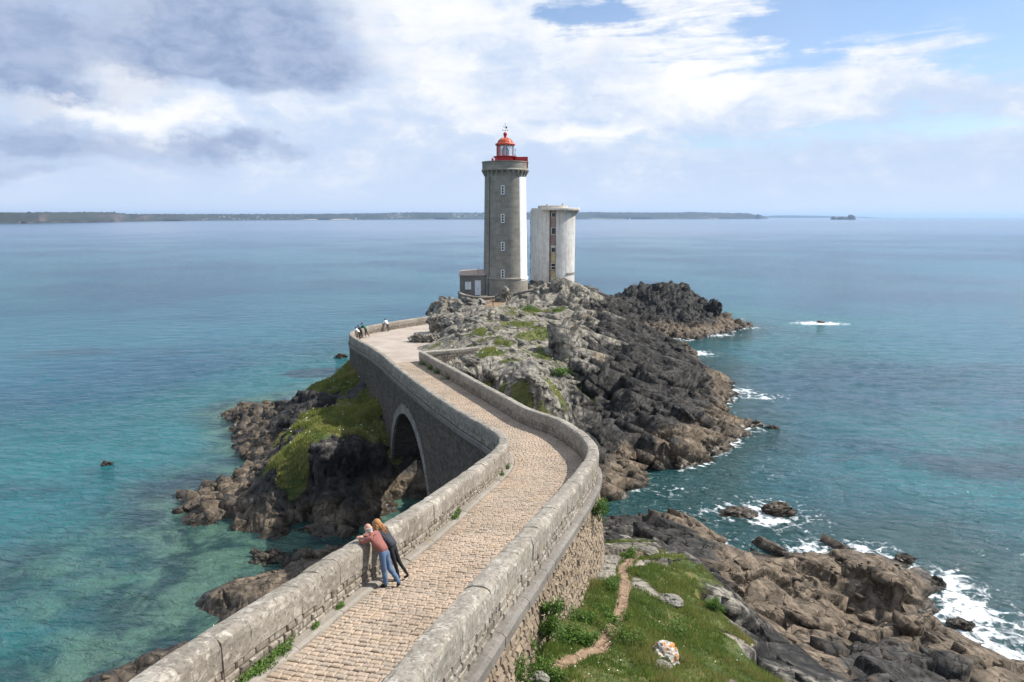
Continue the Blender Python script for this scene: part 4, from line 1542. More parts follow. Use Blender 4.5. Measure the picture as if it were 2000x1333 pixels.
def tower_stone(name, c1, c2, mortar, bw, rh, stain=0.5):
    m, N, b = new_mat(name)
    P = N.node('ShaderNodeTexCoord').outputs['Object']
    x, y, z = N.sep(P)
    ang = N.math('MULTIPLY', N.math('ARCTAN2', x, N.math('MULTIPLY', y, -1.0)), 3.4)
    br = N.node('ShaderNodeTexBrick')
    N.put(br.inputs['Vector'], N.comb(ang, z, 0.0))
    br.inputs['Color1'].default_value = (*c1, 1)
    br.inputs['Color2'].default_value = (*c2, 1)
    br.inputs['Mortar'].default_value = (*mortar, 1)
    br.inputs['Scale'].default_value = 1.0
    br.inputs['Mortar Size'].default_value = 0.012
    br.inputs['Mortar Smooth'].default_value = 0.4
    br.inputs['Brick Width'].default_value = bw
    br.inputs['Row Height'].default_value = rh
    big = N.noise(N.comb(ang, N.math('MULTIPLY', z, 0.6), 0.0), 0.55, 6, 0.65)
    run = N.noise(N.comb(N.math('MULTIPLY', ang, 3.0), N.math('MULTIPLY', z, 0.25), 0.0), 1.0, 5, 0.6)
    c = N.mix(N.math('MULTIPLY', N.ramp(big, 0.4, 0.68), stain), br.outputs[0], tuple(v * .62 for v in c1))
    c = N.mix(N.math('MULTIPLY', N.ramp(run, 0.5, 0.72), stain * .6), c, tuple(v * .7 for v in c1))
    c = N.mix(N.math('MULTIPLY', N.ramp(N.noise(P, 9.0, 6, 0.7), 0.4, 0.7), 0.25), c, tuple(v * .55 for v in c2))
    N.l.new(c, b.inputs['Base Color'])
    b.inputs['Roughness'].default_value = 0.9
    b.inputs['Specular IOR Level'].default_value = 0.2
    N.l.new(N.bump(N.math('ADD', N.math('MULTIPLY', br.outputs[1], -0.7), N.math('MULTIPLY', N.noise(P, 6, 5, 0.7), 0.5)), 0.5, 0.04), b.inputs['Normal'])
    return m


M_TOWER = tower_stone('tower_granite', (0.235, 0.214, 0.178), (0.32, 0.292, 0.245), (0.33, 0.31, 0.27), 0.95, 0.42)
M_WHITE = simple_mat('white_lime_paint', (0.72, 0.72, 0.71), 0.7, var=0.05, scale=1.0, bump=0.08)
M_RED = simple_mat('red_paint', (0.42, 0.012, 0.012), 0.42, var=0.15, scale=2)
M_DOME = simple_mat('dome_red_lead', (0.50, 0.085, 0.035), 0.5, var=0.2, scale=3)
M_DARK = simple_mat('dark_iron', (0.04, 0.042, 0.045), 0.5, 0.4)
M_PANE = simple_mat('dark_window_glass', (0.02, 0.024, 0.03), 0.12, var=0.1, spec=0.6)
M_DOORW = simple_mat('white_door_paint', (0.72, 0.72, 0.74), 0.5, var=0.05, scale=3)

lh = empty('lighthouse', (TXC, TY, tz_(578)), 'tall grey granite lighthouse with white painted flank and red lantern', 'lighthouse')
Zb = tz_(578)


def part(mb, name, mat, root, smooth=False, parent=None):
    """mesh written in the root's own frame"""
    return mb.build(name, mat, parent or root, smooth)


def zr(py):
    return tz_(py) - Zb


R_B, R_T = 3.40, 3.13
z_pl, z_co, z_ga, z_top = zr(541), zr(347), zr(335), zr(317)
rad = lambda z: R_B + (R_T - R_B) * (z - z_pl) / (z_co - z_pl)
part(MB().lathe([(R_B + .10, -1.5), (R_B + .10, z_pl - .25), (R_B + .17, z_pl - .2), (R_B + .17, z_pl - .02), (R_B + .02, z_pl + .1)], 72), 'plinth', M_TOWER, lh)
part(MB().lathe([(R_B, z_pl + .08)] + [(rad(z_pl + (z_co - z_pl) * k / 8), z_pl + (z_co - z_pl) * k / 8) for k in range(1, 9)] + [(R_T, z_ga)], 72), 'tower_shaft', M_TOWER, lh)
a0, a1 = math.radians(43), math.radians(172)
part(MB().lathe([(R_B + .006, z_pl + .09)] + [(rad(z_pl + (z_co - z_pl) * k / 8) + .006, z_pl + (z_co - z_pl) * k / 8) for k in range(1, 8)] + [(R_T + .006, z_co - .02)], 40, a0, a1), 'white_painted_flank', M_WHITE, lh)
part(MB().lathe([(R_B + .105, z_pl - .42), (R_B + .106, z_pl - .25), (R_B + .176, z_pl - .2), (R_B + .176, z_pl - .02), (R_B + .026, z_pl + .1)], 40, a0, a1), 'white_moulding', M_WHITE, lh)
RG = 3.50
part(MB().lathe([(R_T + .02, z_ga - .02), (RG + .10, z_ga), (RG + .12, z_ga + .12), (RG, z_ga + .30), (RG, z_top - .22), (RG + .07, z_top - .14), (RG + .07, z_top), (RG - .38, z_top), (RG - .38, z_top - .9), (.2, z_top - .9)], 72), 'gallery_parapet', M_TOWER, lh)
for k in range(26):
    a = 2 * math.pi * (k + .5) / 26
    Mr = Matrix.Rotation(a, 4, 'Z')
    mb = MB()
    mb.box(-.13, .13, -(RG + .04), -(R_T - .05), z_ga - .22, z_ga - .005, M=Mr)
    mb.box(-.125, .125, -(RG - .10), -(R_T - .05), z_ga - .48, z_ga - .22, M=Mr)
    mb.box(-.12, .12, -(RG - .24), -(R_T - .05), z_ga - .74, z_ga - .48, M=Mr)
    part(mb, 'corbel', M_TOWER, lh)
# four slit windows, each with three small panes
for py in (373, 427, 480, 532.5):
    zc_ = zr(py)
    ang = math.asin((982.6 - 987) / 40.0)
    Mw = Matrix.Rotation(ang, 4, 'Z')
    rw_ = (rad(zc_) if zc_ > z_pl else R_B + .1)
    fr = MB()
    w_, h_ = .27, .66
    for (x0, x1, zz0, zz1) in ((-w_, -.15, -h_, h_), (.15, w_, -h_, h_), (-.15, .15, h_ - .12, h_), (-.15, .15, -h_, -h_ + .12), (-.15, .15, .155, .225), (-.15, .15, -.225, -.155)):
        fr.box(x0, x1, -(rw_ + .07), -(rw_ - .1), zc_ + zz0, zc_ + zz1, M=Mw)
    f = part(fr, 'window', M_WHITE, lh)
    for zz in (-.38, 0, .38):
        part(MB().box(-.148, .148, -(rw_ + .03), -(rw_ - .1), zc_ + zz - .153, zc_ + zz + .153, M=Mw), 'pane', M_PANE, lh, parent=f)
    part(MB().box(-.32, .32, -(rw_ + .12), -(rw_ - .1), zc_ - h_ - .09, zc_ - h_ - .005, M=Mw), 'sill', M_TOWER, lh, parent=f)
# lightning conductor
ang = -math.radians(46)
cb_ = MB()
cb_.tube(((R_T + .04) * math.sin(ang), -(R_T + .04) * math.cos(ang), z_co), ((R_B + .05) * math.sin(ang), -(R_B + .05) * math.cos(ang), z_pl), .035)
cb_.tube(((R_B + .21) * math.sin(ang), -(R_B + .21) * math.cos(ang), z_pl), ((R_B + .16) * math.sin(ang), -(R_B + .16) * math.cos(ang), -1), .035)
part(cb_, 'lightning_conductor', M_DARK, lh)
# lantern
z_lb, z_gl = zr(306), zr(284.5)
part(MB().lathe([(1.6, z_top - .9), (1.6, z_lb - .22), (1.78, z_lb - .16), (1.82, z_lb - .02), (1.2, z_lb), (.1, z_lb)], 40), 'lantern_base', M_RED, lh)
part(MB().box(1.55, 3.42, -1.3, 1.3, z_top - .88, zr(308)), 'red_screen', M_RED, lh)
part(MB().ball((-1.86, -2.2, z_top + .22), .17, 12, 8, 1.5), 'red_vent_ball', M_RED, lh)
part(MB().tube((-1.86, -2.2, z_top - .9), (-1.86, -2.2, z_top + .1), .06), 'vent_pipe', M_RED, lh)
m, N, b = new_mat('lantern_glass')
b.inputs['Base Color'].default_value = (.9, .95, 1, 1)
b.inputs['Roughness'].default_value = 0.03
tr = N.node('ShaderNodeBsdfTransparent')
tr.inputs[0].default_value = (.94, .96, .97, 1)
mx = N.node('ShaderNodeMixShader')
mx.inputs[0].default_value = .16
N.l.new(tr.outputs[0], mx.inputs[1])
N.l.new(b.outputs[0], mx.inputs[2])
N.l.new(mx.outputs[0], N.n['Material Output'].inputs[0])
M_GLASS = m
m, N, b = new_mat('red_sector_glass')
tr = N.node('ShaderNodeBsdfTransparent')
tr.inputs[0].default_value = (.75, .28, .28, 1)
mx = N.node('ShaderNodeMixShader')
mx.inputs[0].default_value = .16
N.l.new(tr.outputs[0], mx.inputs[1])
N.l.new(b.outputs[0], mx.inputs[2])
N.l.new(mx.outputs[0], N.n['Material Output'].inputs[0])
M_GLASSR = m
NP = 12
RL = 1.27
for k in range(NP):
    a0_, a1_ = 2 * math.pi * k / NP, 2 * math.pi * (k + 1) / NP
    pts = []
    for r_ in (RL, RL - .02):
        for (a, z) in ((a0_, z_lb), (a1_, z_lb), (a1_, z_gl), (a0_, z_gl)):
            pts.append((r_ * math.sin(a), -r_ * math.cos(a), z))
    red = k in (9, 10)
    mesh_obj('pane', pts, [(0, 1, 2, 3), (7, 6, 5, 4), (0, 4, 5, 1), (3, 2, 6, 7), (0, 3, 7, 4), (1, 5, 6, 2)], M_GLASSR if red else M_GLASS, lh)
    part(MB().tube(((RL + .01) * math.sin(a0_), -(RL + .01) * math.cos(a0_), z_lb), ((RL + .01) * math.sin(a0_), -(RL + .01) * math.cos(a0_), z_gl), .04), 'glazing_bar', M_DOORW if k in (1, 11, 0) else M_DARK, lh)
M_LENS = simple_mat('lens_prisms', (0.10, 0.13, 0.14), 0.15, 0.3, var=0.5, scale=8, spec=0.8)
part(MB().lathe([(.25, z_lb), (.48, z_lb + .05), (.56, z_lb + .4), (.56, z_lb + .85), (.46, z_lb + 1.15), (.16, z_lb + 1.6), (.08, z_gl)], 20), 'lens', M_LENS, lh)
dome_r = 1.14
dome_h = zr(270) - zr(281)
dprof = [(1.2, z_gl - .02), (1.5, z_gl), (1.52, z_gl + .22), (1.3, z_gl + .32)]
z0d = z_gl + .3
dprof += [(dome_r * math.cos(t_) + .02, z0d + dome_h * math.sin(t_)) for t_ in np.linspace(0, math.pi / 2 * .93, 10)]
dome = part(MB().lathe(dprof, 40), 'dome', M_DOME, lh, True)
for k in range(12):
    a = 2 * math.pi * k / 12
    rb = MB()
    prev = None
    for t_ in np.linspace(0, math.pi / 2 * .93, 8):
        r_ = dome_r * math.cos(t_) + .035
        q_ = (r_ * math.sin(a), -r_ * math.cos(a), z0d + dome_h * math.sin(t_))
        if prev:
            rb.tube(prev, q_, .03, n=6)
        prev = q_
    part(rb, 'rib', M_DOME, lh, parent=dome)
zt_ = z0d + dome_h
part(MB().lathe([(.26, zt_ - .1), (.2, zt_ + .1), (.2, zt_ + .3)], 16), 'vent_neck', M_RED, lh, True, dome)
part(MB().ball((0, 0, zt_ + .52), .29, 16, 10, 1.05), 'vent_ball', M_RED, lh, True, dome)
vn_ = MB()
zv = zt_ + .8
vn_.tube((0, 0, zv - .1), (0, 0, zv + 1.35), .022)
vn_.tube((-.36, 0, zv + .28), (.36, 0, zv + .28), .02)
vn_.tube((0, -.36, zv + .28), (0, .36, zv + .28), .02)
for sx_ in (-.36, .36):
    vn_.box(sx_ - .06, sx_ + .06, -.015, .015, zv + .22, zv + .36)
vn_.tube((-.22, 0, zv + .78), (.24, 0, zv + .62), .02)
vn_.box(.1, .3, -.012, .012, zv + .55, zv + .85)
vn_.box(-.25, -.17, -.012, .012, zv + .72, zv + .86)
part(vn_, 'weather_vane', M_DARK, lh, parent=dome)
part(MB().tube((1.5, -1.0, z_lb - .05), (1.5, -1.0, z_lb + 1.1), .025).tube((1.3, -1.0, z_lb + .85), (1.72, -1.0, z_lb + .85), .02).ball((1.5, -1.0, z_lb + .1), .1), 'lantern_aerial', M_DARK, lh)

# ------------------------------------------------------------------ keeper's annex
AY = 110.2
ax0, ax1 = float(at_y(898, 560, AY)[0]), float(at_y(947.5, 560, AY)[0])
zb_ = float(at_y(920, 578, AY)[2])
zt0 = float(at_y(900, 538, AY)[2])
annex = empty('stone_annex', ((ax0 + ax1) / 2, AY, zb_), "low stone annex with white door and shutter against the lighthouse foot", 'building')


def az_(py):
    return float(at_y(920, py, AY)[2]) - zb_


def axp(px):
    return float(at_y(px, 560, AY)[0]) - (ax0 + ax1) / 2


M_ANNEX = stone_material('annex_stone', (0.17, 0.16, 0.145), (0.26, 0.245, 0.22), (0.09, 0.085, 0.075), (0.34, 0.32, 0.28), 0.3, 0.55)
xa, xb = axp(898), axp(947.5)
hw = az_(539)
dxa, dxb, dza, dzb = axp(927), axp(939.5), .08, az_(548)
sxa, sxb, sza, szb = axp(908.3), axp(920.2), az_(566), az_(550.5)
wl = MB()
wl.box(xa, xb, .3, 4.2, -1.2, hw)
for (x0, x1, zz0, zz1) in ((xa, sxa, -1.2, hw), (sxa, sxb, -1.2, sza), (sxa, sxb, szb, hw), (sxb, dxa, -1.2, hw), (dxa, dxb, dzb, hw), (dxa, dxb, -1.2, dza), (dxb, xb, -1.2, hw)):
    wl.box(x0, x1, 0, .3, zz0, zz1)
part(wl, 'wall', M_ANNEX, annex)
rf = MB()
rf.add([(xa - .15, -.18, hw + .01), (xb + .1, -.18, hw + .01), (xb + .1, 4.3, hw + .01), (xa - .15, 4.3, hw + .01), (xa - .15, -.18, hw + .14), (xb + .1, -.18, hw + .14), (xb + .1, 4.3, hw + .75), (xa - .15, 4.3, hw + .55)],
       [(0, 3, 2, 1), (4, 5, 6, 7), (0, 1, 5, 4), (1, 2, 6, 5), (2, 3, 7, 6), (3, 0, 4, 7)])
part(rf, 'roof', simple_mat('roof_slab', (0.36, 0.27, 0.22), .85, var=.2, scale=2), annex)
dr = part(MB().box(dxa + .02, dxb - .02, .06, .12, dza, dzb - .02), 'door', M_DOORW, annex)
for k in range(7):
    zz = dza + .1 + (dzb - dza - .2) * k / 6.2
    part(MB().box(dxa + .05, dxb - .05, .04, .06, zz, zz + (dzb - dza - .2) / 7.2), 'door_panel', M_DOORW, annex, parent=dr)
part(MB().box((dxa + dxb) / 2 - .02, (dxa + dxb) / 2 + .02, .0, .04, dza + .8, dza + 1.15), 'handle', M_DARK, annex, parent=dr)
shu = part(MB().box(sxa, sxb, .06, .12, sza, szb), 'shutter', M_DOORW, annex)
part(MB().box((sxa + sxb) / 2 - .012, (sxa + sxb) / 2 + .012, .045, .06, sza, szb), 'shutter_joint', M_DARK, annex, parent=shu)
part(MB().box(sxa - .08, sxb + .08, -.08, -.002, sza - .12, sza - .01), 'sill', M_ANNEX, annex)
part(MB().tube((axp(934), .3, hw + .1), (axp(934), .3, hw + 1.35), .03), 'aerial', M_DARK, annex)

# ------------------------------------------------------------------ white concrete signal tower
WY = 124.0
wx_ = float(at_y(1079, 480, WY)[0])
wzb = float(at_y(1079, 566, WY)[2])
wz = lambda py: float(at_y(1079, py, WY)[2]) - wzb
wt = empty('signal_tower', (wx_, WY, wzb), 'stained white round concrete tower with flat roof slab beside the lighthouse', 'tower')


def stained_concrete():
    m, N, b = new_mat('stained_white_concrete')
    P = N.node('ShaderNodeTexCoord').outputs['Object']
    x, y, z = N.sep(P)
    ang = N.math('MULTIPLY', N.math('ARCTAN2', x, N.math('MULTIPLY', y, -1.0)), 3.8)
    run = N.noise(N.comb(N.math('MULTIPLY', ang, 2.4), N.math('MULTIPLY', z, 0.12), 0.0), 1.0, 6, 0.65)
    n2 = N.noise(P, 1.2, 6, 0.7)
    c = N.mix(N.ramp(n2, 0.3, 0.7), (0.50, 0.47, 0.43), (0.64, 0.62, 0.58))
    c = N.mix(N.math('MULTIPLY', N.ramp(run, 0.48, 0.68), 0.75), c, (0.33, 0.27, 0.22))
    base = N.ramp(N.math('ADD', z, N.math('MULTIPLY', n2, 3.0)), 1.8, 4.5, 0.6, 0.0)
    c = N.mix(base, c, (0.40, 0.32, 0.26))
    topst = N.ramp(N.math('SUBTRACT', z, N.math('MULTIPLY', run, 5.0)), 8.5, 11.5, 0.0, 0.45)
    c = N.mix(topst, c, (0.48, 0.42, 0.33))
    N.l.new(c, b.inputs['Base Color'])
    b.inputs['Roughness'].default_value = 0.85
    N.l.new(N.bump(n2, 0.2, 0.03), b.inputs['Normal'])
    return m


M_CONC = stained_concrete()
RW = 3.84
HT = wz(411.5)
sl0, sl1 = math.asin((899 - 929) / 156.), math.asin((944 - 929) / 156.)
part(MB().lathe([(RW, -2), (RW, HT)] + [(RW - .3, HT), (RW - .3, HT - .5)], 64, sl1, 2 * math.pi + sl0 - math.radians(62)), 'shell', M_CONC, wt)
part(MB().lathe([(RW + .001, -2), (RW + .001, wz(407.5)), (RW - .3, wz(407.5)), (RW - .3, HT - .5)], 24, sl0 - math.radians(62), sl0), 'wing_shell', M_CONC, wt)
rec = MB()
rec.lathe([(RW - .55, -2), (RW - .55, HT)], 4, sl0, sl1)
for a in (sl0, sl1):
    rec.add([(RW * math.sin(a), -RW * math.cos(a), -2), ((RW - .6) * math.sin(a), -(RW - .6) * math.cos(a), -2), ((RW - .6) * math.sin(a), -(RW - .6) * math.cos(a), HT), (RW * math.sin(a), -RW * math.cos(a), HT)], [(0, 1, 2, 3)])
part(rec, 'stair_recess', simple_mat('recess_plaster', (0.30, 0.22, 0.20), .9, var=.25, scale=1.2), wt)
am = (sl0 + sl1) / 2 + .04
Mw = Matrix.Rotation(am, 4, 'Z')
M_OCHRE = simple_mat('ochre_panel', (0.46, 0.38, 0.22), .8, var=.2, scale=2)
M_CREAM = simple_mat('cream_frame', (0.58, 0.55, 0.47), .7, var=.1)
for (pa, pb, pz) in ((415, 425, 0), (444, 458, 1), (482, 492, 2), (512, 525, 3)):
    z0_, z1_ = wz(pb), wz(pa)
    fr = MB()
    for (x0, x1, q0, q1) in ((-.42, -.32, z0_, z1_), (.32, .42, z0_, z1_), (-.32, .32, z0_, z0_ + .1), (-.32, .32, z1_ - .1, z1_)):
        fr.box(x0, x1, -(RW - .40), -(RW - .56), q0, q1, M=Mw)
    if pz == 3:
        fr.box(-.32, .32, -(RW - .40), -(RW - .56), (z0_ + z1_) / 2 - .05, (z0_ + z1_) / 2 + .05, M=Mw)
    w0 = part(fr, 'window', M_CREAM, wt)
    part(MB().box(-.318, .318, -(RW - .50), -(RW - .545), z0_ + .1, z1_ - .1, M=Mw), 'pane', M_PANE, wt, parent=w0)
for (pa, pb) in ((493, 511), (527, 548)):
    part(MB().box(-.38, .38, -(RW - .44), -(RW - .56), wz(pb), wz(pa), M=Mw), 'panel', M_OCHRE, wt)
part(MB().box(-.46, .46, -(RW - .28), -(RW - .56), wz(482), wz(478.5), M=Mw), 'window_hood', M_CONC, wt)
# roof slabs
rx0 = (1057.5 - 1079) / 11.27
part(MB().lathe([(.1, HT + .005), (4.65, HT + .005), (4.68, HT + .30), (4.6, HT + .42), (.1, HT + .44)], 48, math.radians(-28), math.radians(168)), 'roof_slab', M_CONC, wt)
part(MB().lathe([(2.2, HT + .30), (2.55, HT + .441), (2.55, HT + .78), (.1, HT + .8)], 40), 'upper_slab', M_CONC, wt)
for a in (25, 55, 85, 110):
    Mr = Matrix.Rotation(math.radians(a), 4, 'Z')
    mb = MB()
    mb.add([tuple(Mr @ Vector(q)) for q in ((-.1, -RW + .05, HT), (.1, -RW + .05, HT), (.1, -4.5, HT), (-.1, -4.5, HT), (-.1, -RW + .05, HT - .9), (.1, -RW + .05, HT - .9))], [(0, 3, 2, 1), (4, 5, 2, 3), (0, 4, 3), (1, 2, 5), (0, 1, 5, 4)])
    part(mb, 'bracket', M_CONC, wt)
part(MB().tube((-1.0, -1, HT + .8), (-1.0, -1, HT + 1.05), .2), 'roof_vent', M_CONC, wt)
part(MB().tube((1.6, -1, HT + .75), (1.6, -1, HT + 1.15), .16), 'roof_vent', M_CONC, wt)
part(MB().lathe([(RW + .03, wz(534.5)), (RW + .12, wz(534)), (RW + .12, wz(531)), (RW + .03, wz(530.5))], 20, math.radians(34), math.radians(75)), 'grey_rail', M_TOWER, wt)
for k, py in enumerate((433, 466, 500, 528)):
    a = math.radians(-82)
    Mr = Matrix.Rotation(a, 4, 'Z')
    part(MB().box(-.35, .35, -(RW + .012), -(RW - .1), wz(py + 6), wz(py - 5), M=Mr), 'side_window', M_PANE, wt)

# low round stone turret beside the white tower
tb = at_y(1127, 572, 121)
tur = MB()
tur.lathe([(1.05, -1.2), (1.0, 1.35), (.72, 1.36), (.72, .6)], 28)
tu = tur.build('stone_turret', M_CREAM, None)
tu.location = (float(tb[0]), 121, float(tb[2]) - .1)
set_props(tu, 'small round pale masonry turret at the right foot of the white tower', 'turret')


# ------------------------------------------------------------------ dry stone terrace walls on the lighthouse rock
def terrace_wall(pts, height, label, thick=.36):
    P3 = [np.array(p, float) for p in pts]
    seg = np.r_[0, np.cumsum([np.linalg.norm(b_[:2] - a[:2]) for a, b_ in zip(P3[:-1], P3[1:])])]
    path = Path([p[:2] for p in P3], smooth=len(P3) > 2)
    root = empty('terrace_wall', tuple(P3[0] - np.array([0, 0, height])), label, 'wall', kind='thing')
    ztop = lambda s: float(np.interp(s / path.L * seg[-1], seg, [p[2] for p in P3]))
    hf = thick / 2
    s = 0
    while s < path.L - .1:
        e = min(s + random.uniform(.5, .95), path.L)
        vs_ = []
        for ss in (s + .01, e - .01):
            for (o, v) in ((-hf - .04, -.16), (-hf - .04, -.03), (-hf + .03, 0), (hf - .03, 0), (hf + .04, -.03), (hf + .04, -.16)):
                x, y = path.at(ss, o)
                vs_.append((x, y, ztop(ss) + v + random.uniform(-.02, .02)))
        fs_ = [(i, i + 1, 7 + i, 6 + i) for i in range(5)] + [(5, 4, 3, 2, 1, 0), (6, 7, 8, 9, 10, 11)]
        mesh_obj('coping_stone', [tuple(map(float, q)) for q in vs_], fs_, M_COPING, root, False, {'rnd': [random.random()] * 12})
        s = e
    vs_, fs_ = [], []
    n_ = max(3, int(path.L / .3))
    for ss in np.linspace(0, path.L, n_):
        for (o, v) in ((-hf, -height), (-hf, -.15), (hf, -.15), (hf, -height)):
            x, y = path.at(ss, o)
            vs_.append((float(x), float(y), ztop(ss) + v))
    for k in range(n_ - 1):
        for i in range(4):
            j = (i + 1) % 4
            fs_.append((k * 4 + i, (k + 1) * 4 + i, (k + 1) * 4 + j, k * 4 + j))
    fs_ += [(0, 1, 2, 3), tuple((n_ - 1) * 4 + i for i in (3, 2, 1, 0))]
    mesh_obj('wall_core', vs_, fs_, M_MORTAR, root)
    for sg in (1, -1):
        pcs_ = []

        def fn(s_, v, d):
            x, y = path.at(s_, sg * (hf + d))
            return (float(x), float(y), ztop(s_) + v)
        v = -.16
        while v > -height:
            hr = random.uniform(.16, .26)
            s = random.uniform(0, .2)
            while s < path.L - .1:
                e = min(s + random.uniform(.25, .6), path.L)
                pcs_.append(face_block(fn, s, e, v - hr, v, .015 + random.uniform(0, .03), side=sg, jit=.03))
                s = e
            v -= hr
        mb_ = MB()
        for p in pcs_:
            mb_.add(p[0], p[1], p[2] * .6)
        mb_.build('wall_stones', M_ANNEX if sg > 0 else M_RUBBLE, root)["kind"] = "stuff"
    root_parts(root, None)
    return root


terrace_wall([at_y(896.5, 569, 107.5), at_y(903, 574, 106.6), at_y(920, 578, 106), at_y(937, 580, 105.8), at_y(955, 580, 106), at_y(971, 578, 106.6)], 1.6, 'low terrace wall curving in front of the annex door')
terrace_wall([at_y(996, 574, 105.8), at_y(1020, 569, 106), at_y(1049, 564, 106.4)], 1.4, 'sloping stone wall between lighthouse foot and grassy rocks')
terrace_wall([at_y(936, 583, 104.0), at_y(943, 586, 102.5), at_y(944, 592, 101)], 1.3, 'stub of stone wall beside the sandy steps below the annex')
post = empty('wooden_post', tuple(at_y(963, 606, 99.5)), 'weathered wooden post on the sandy steps below the lighthouse', 'post')
part(MB().box(-.06, .06, -.06, .06, -.3, 1.55), 'post_shaft', simple_mat('weathered_wood', (0.21, 0.15, 0.10), .85, var=.3, scale=8), post)
part(MB().box(-.075, .075, -.075, .075, 1.55, 1.6), 'post_cap', M_DARK, post)


# ------------------------------------------------------------------ far shore across the bay
def coast_material():
    m, N, b = new_mat('far_shore_land')
    P = world_pos(N)
    x, y, z = N.sep(P)
    n1 = N.noise(P, 0.006, 6, 0.65)
    n2 = N.noise(P, 0.012, 8, 0.72)
    green = N.mix(N.ramp(n2, 0.38, 0.62), (0.010, 0.015, 0.010), (0.024, 0.029, 0.019))
    cliff = N.mix(N.ramp(n2, 0.35, 0.65), (0.025, 0.023, 0.022), (0.11, 0.085, 0.072))
    nz = N.sep(N.node('ShaderNodeNewGeometry').outputs['True Normal'])[2]
    steep = N.ramp(N.math('ADD', nz, N.math('MULTIPLY', N.math('SUBTRACT', n1, 0.5), 0.9)), 0.45, 0.75, 1.0, 0.0)
    c = N.mix(N.math('MULTIPLY', steep, N.attr('cliff')), green, cliff)
    beach = N.math('MULTIPLY', N.ramp(z, 2.0, 7.0, 1.0, 0.0), N.ramp(N.noise(N.comb(N.math('MULTIPLY', x, 1.0), 0.0, 0.0), 0.0016, 3, 0.5), 0.53, 0.58))
    c = N.mix(N.math('MULTIPLY', beach, 0.8), c, (0.50, 0.43, 0.34))
    N.l.new(c, b.inputs['Base Color'])
    b.inputs['Roughness'].default_value = 0.95
    return m


COAST = [(-160, 13.5, 23), (0, 12.8, 22), (90, 12, 21), (150, 11, 20.5), (205, 10, 19.5), (235, 9.4, 18.5), (262, 8.8, 14), (330, 7.8, 13.2), (420, 6.8, 12), (500, 6.2, 11.5), (600, 5.6, 11), (690, 5.2, 11.5), (740, 5.0, 12),
         (800, 4.8, 13.5), (860, 4.7, 13), (940, 4.6, 12.8), (1040, 4.5, 13), (1130, 4.4, 13.5), (1190, 4.3, 13.2), (1280, 4.2, 12.4), (1350, 4.1, 13.2), (1420, 4.0, 11.5), (1456, 4.0, 11), (1470, 4.0, 7.5), (1480, 3.9, 7.5), (1487, 3.9, 3.2), (1495, 3.9, .4)]
HORIZ = 424.0
cpx = np.arange(-160, 1496, 1.5)
cdy = np.interp(cpx, [c[0] for c in COAST], [c[1] for c in COAST])
chh = np.interp(cpx, [c[0] for c in COAST], [c[2] for c in COAST])
crough = vnoise(np.stack([cpx / 5, cpx * 0, cpx * 0], 1), 91) * .6 + vnoise(np.stack([cpx / 1.9, cpx * 0, cpx * 0], 1), 92) * .55
CD = EYE * FPX / cdy
CX = (cpx - 1000) / FPX * CD
rowsC = [(0.0, -.02), (.01, .15), (.04, .45), (.07, .8), (.10, .98), (.2, 1.0), (.4, 1.0), (.9, .4), (1.2, 0)]
V_ = []
for j, (t_, hf_) in enumerate(rowsC):
    push = t_ * 1400 * (0.5 + 0.5 * CD / 6000)
    jag = vnoise(np.stack([cpx / 32, np.full(len(cpx), j * .35), cpx * 0], 1), 95)
    hh = (chh + .4 * crough * np.clip(chh / 8, 0, 1.0)) * CD / FPX
    zz = hh * hf_ * (1 + .06 * jag * (0 < hf_ < .97))
    dd = CD + push + 60 * jag * (hf_ > 0)
    V_.append(np.stack([CX * dd / CD, dd, zz - (1 if j == 0 else 0)], 1))
V_ = np.stack(V_, 1).reshape(-1, 3)
cl = np.interp(cpx, [-160, 230, 290, 330, 1180, 1300, 1495], [1, 1, .9, .35, .25, .8, .9])
far_land = grid_mesh('far_shore', V_, len(cpx), len(rowsC), None, coast_material(), True, {'cliff': np.repeat(cl, len(rowsC))})
set_props(far_land, kind='structure')
# woods: rounded clumps along the far crest and slopes, one mass
mb = MB()
for k in range(900):
    px = random.uniform(-40, 1450)
    i = int(np.argmin(np.abs(cpx - px)))
    hf_ = random.choice([.35, .6, .9, 1.0, 1.0, 1.0])
    if px < 250 and (hf_ < .95 or random.random() < .6):
        continue
    d_ = CD[i] * (1.012 if hf_ < .9 else 1.03) + random.uniform(0, 200)
    h_ = chh[i] * CD[i] / FPX
    r_ = random.uniform(1.2, 4.5) * d_ / 6000 + 1
    x_ = (px - 1000) / FPX * d_
    z_ = h_ * hf_
    vs_, fs_ = [], []
    for a in range(7):
        an = a * 2 * math.pi / 7
        q_ = random.uniform(.7, 1.2)
        vs_.append((x_ + 1.7 * r_ * q_ * math.cos(an), d_ + 1.7 * r_ * q_ * math.sin(an), z_ - r_))
        vs_.append((x_ + 1.5 * r_ * q_ * math.cos(an), d_ + 1.5 * r_ * q_ * math.sin(an), z_ + r_ * random.uniform(.15, .5)))
    vs_.append((x_, d_, z_ + r_ * random.uniform(.6, 1.0)))
    for a in range(7):
        b_ = (a + 1) % 7
        fs_ += [(2 * a, 2 * b_, 2 * b_ + 1, 2 * a + 1), (2 * a + 1, 2 * b_ + 1, 14)]
    mb.add(vs_, fs_)
wood = mb.build('far_woods', simple_mat('far_wood_leaves', (0.035, 0.05, 0.022), .95, var=.4, scale=.01))
set_props(wood, 'dark woods along the crest of the far shore', 'woods', kind='stuff')
mb = MB()
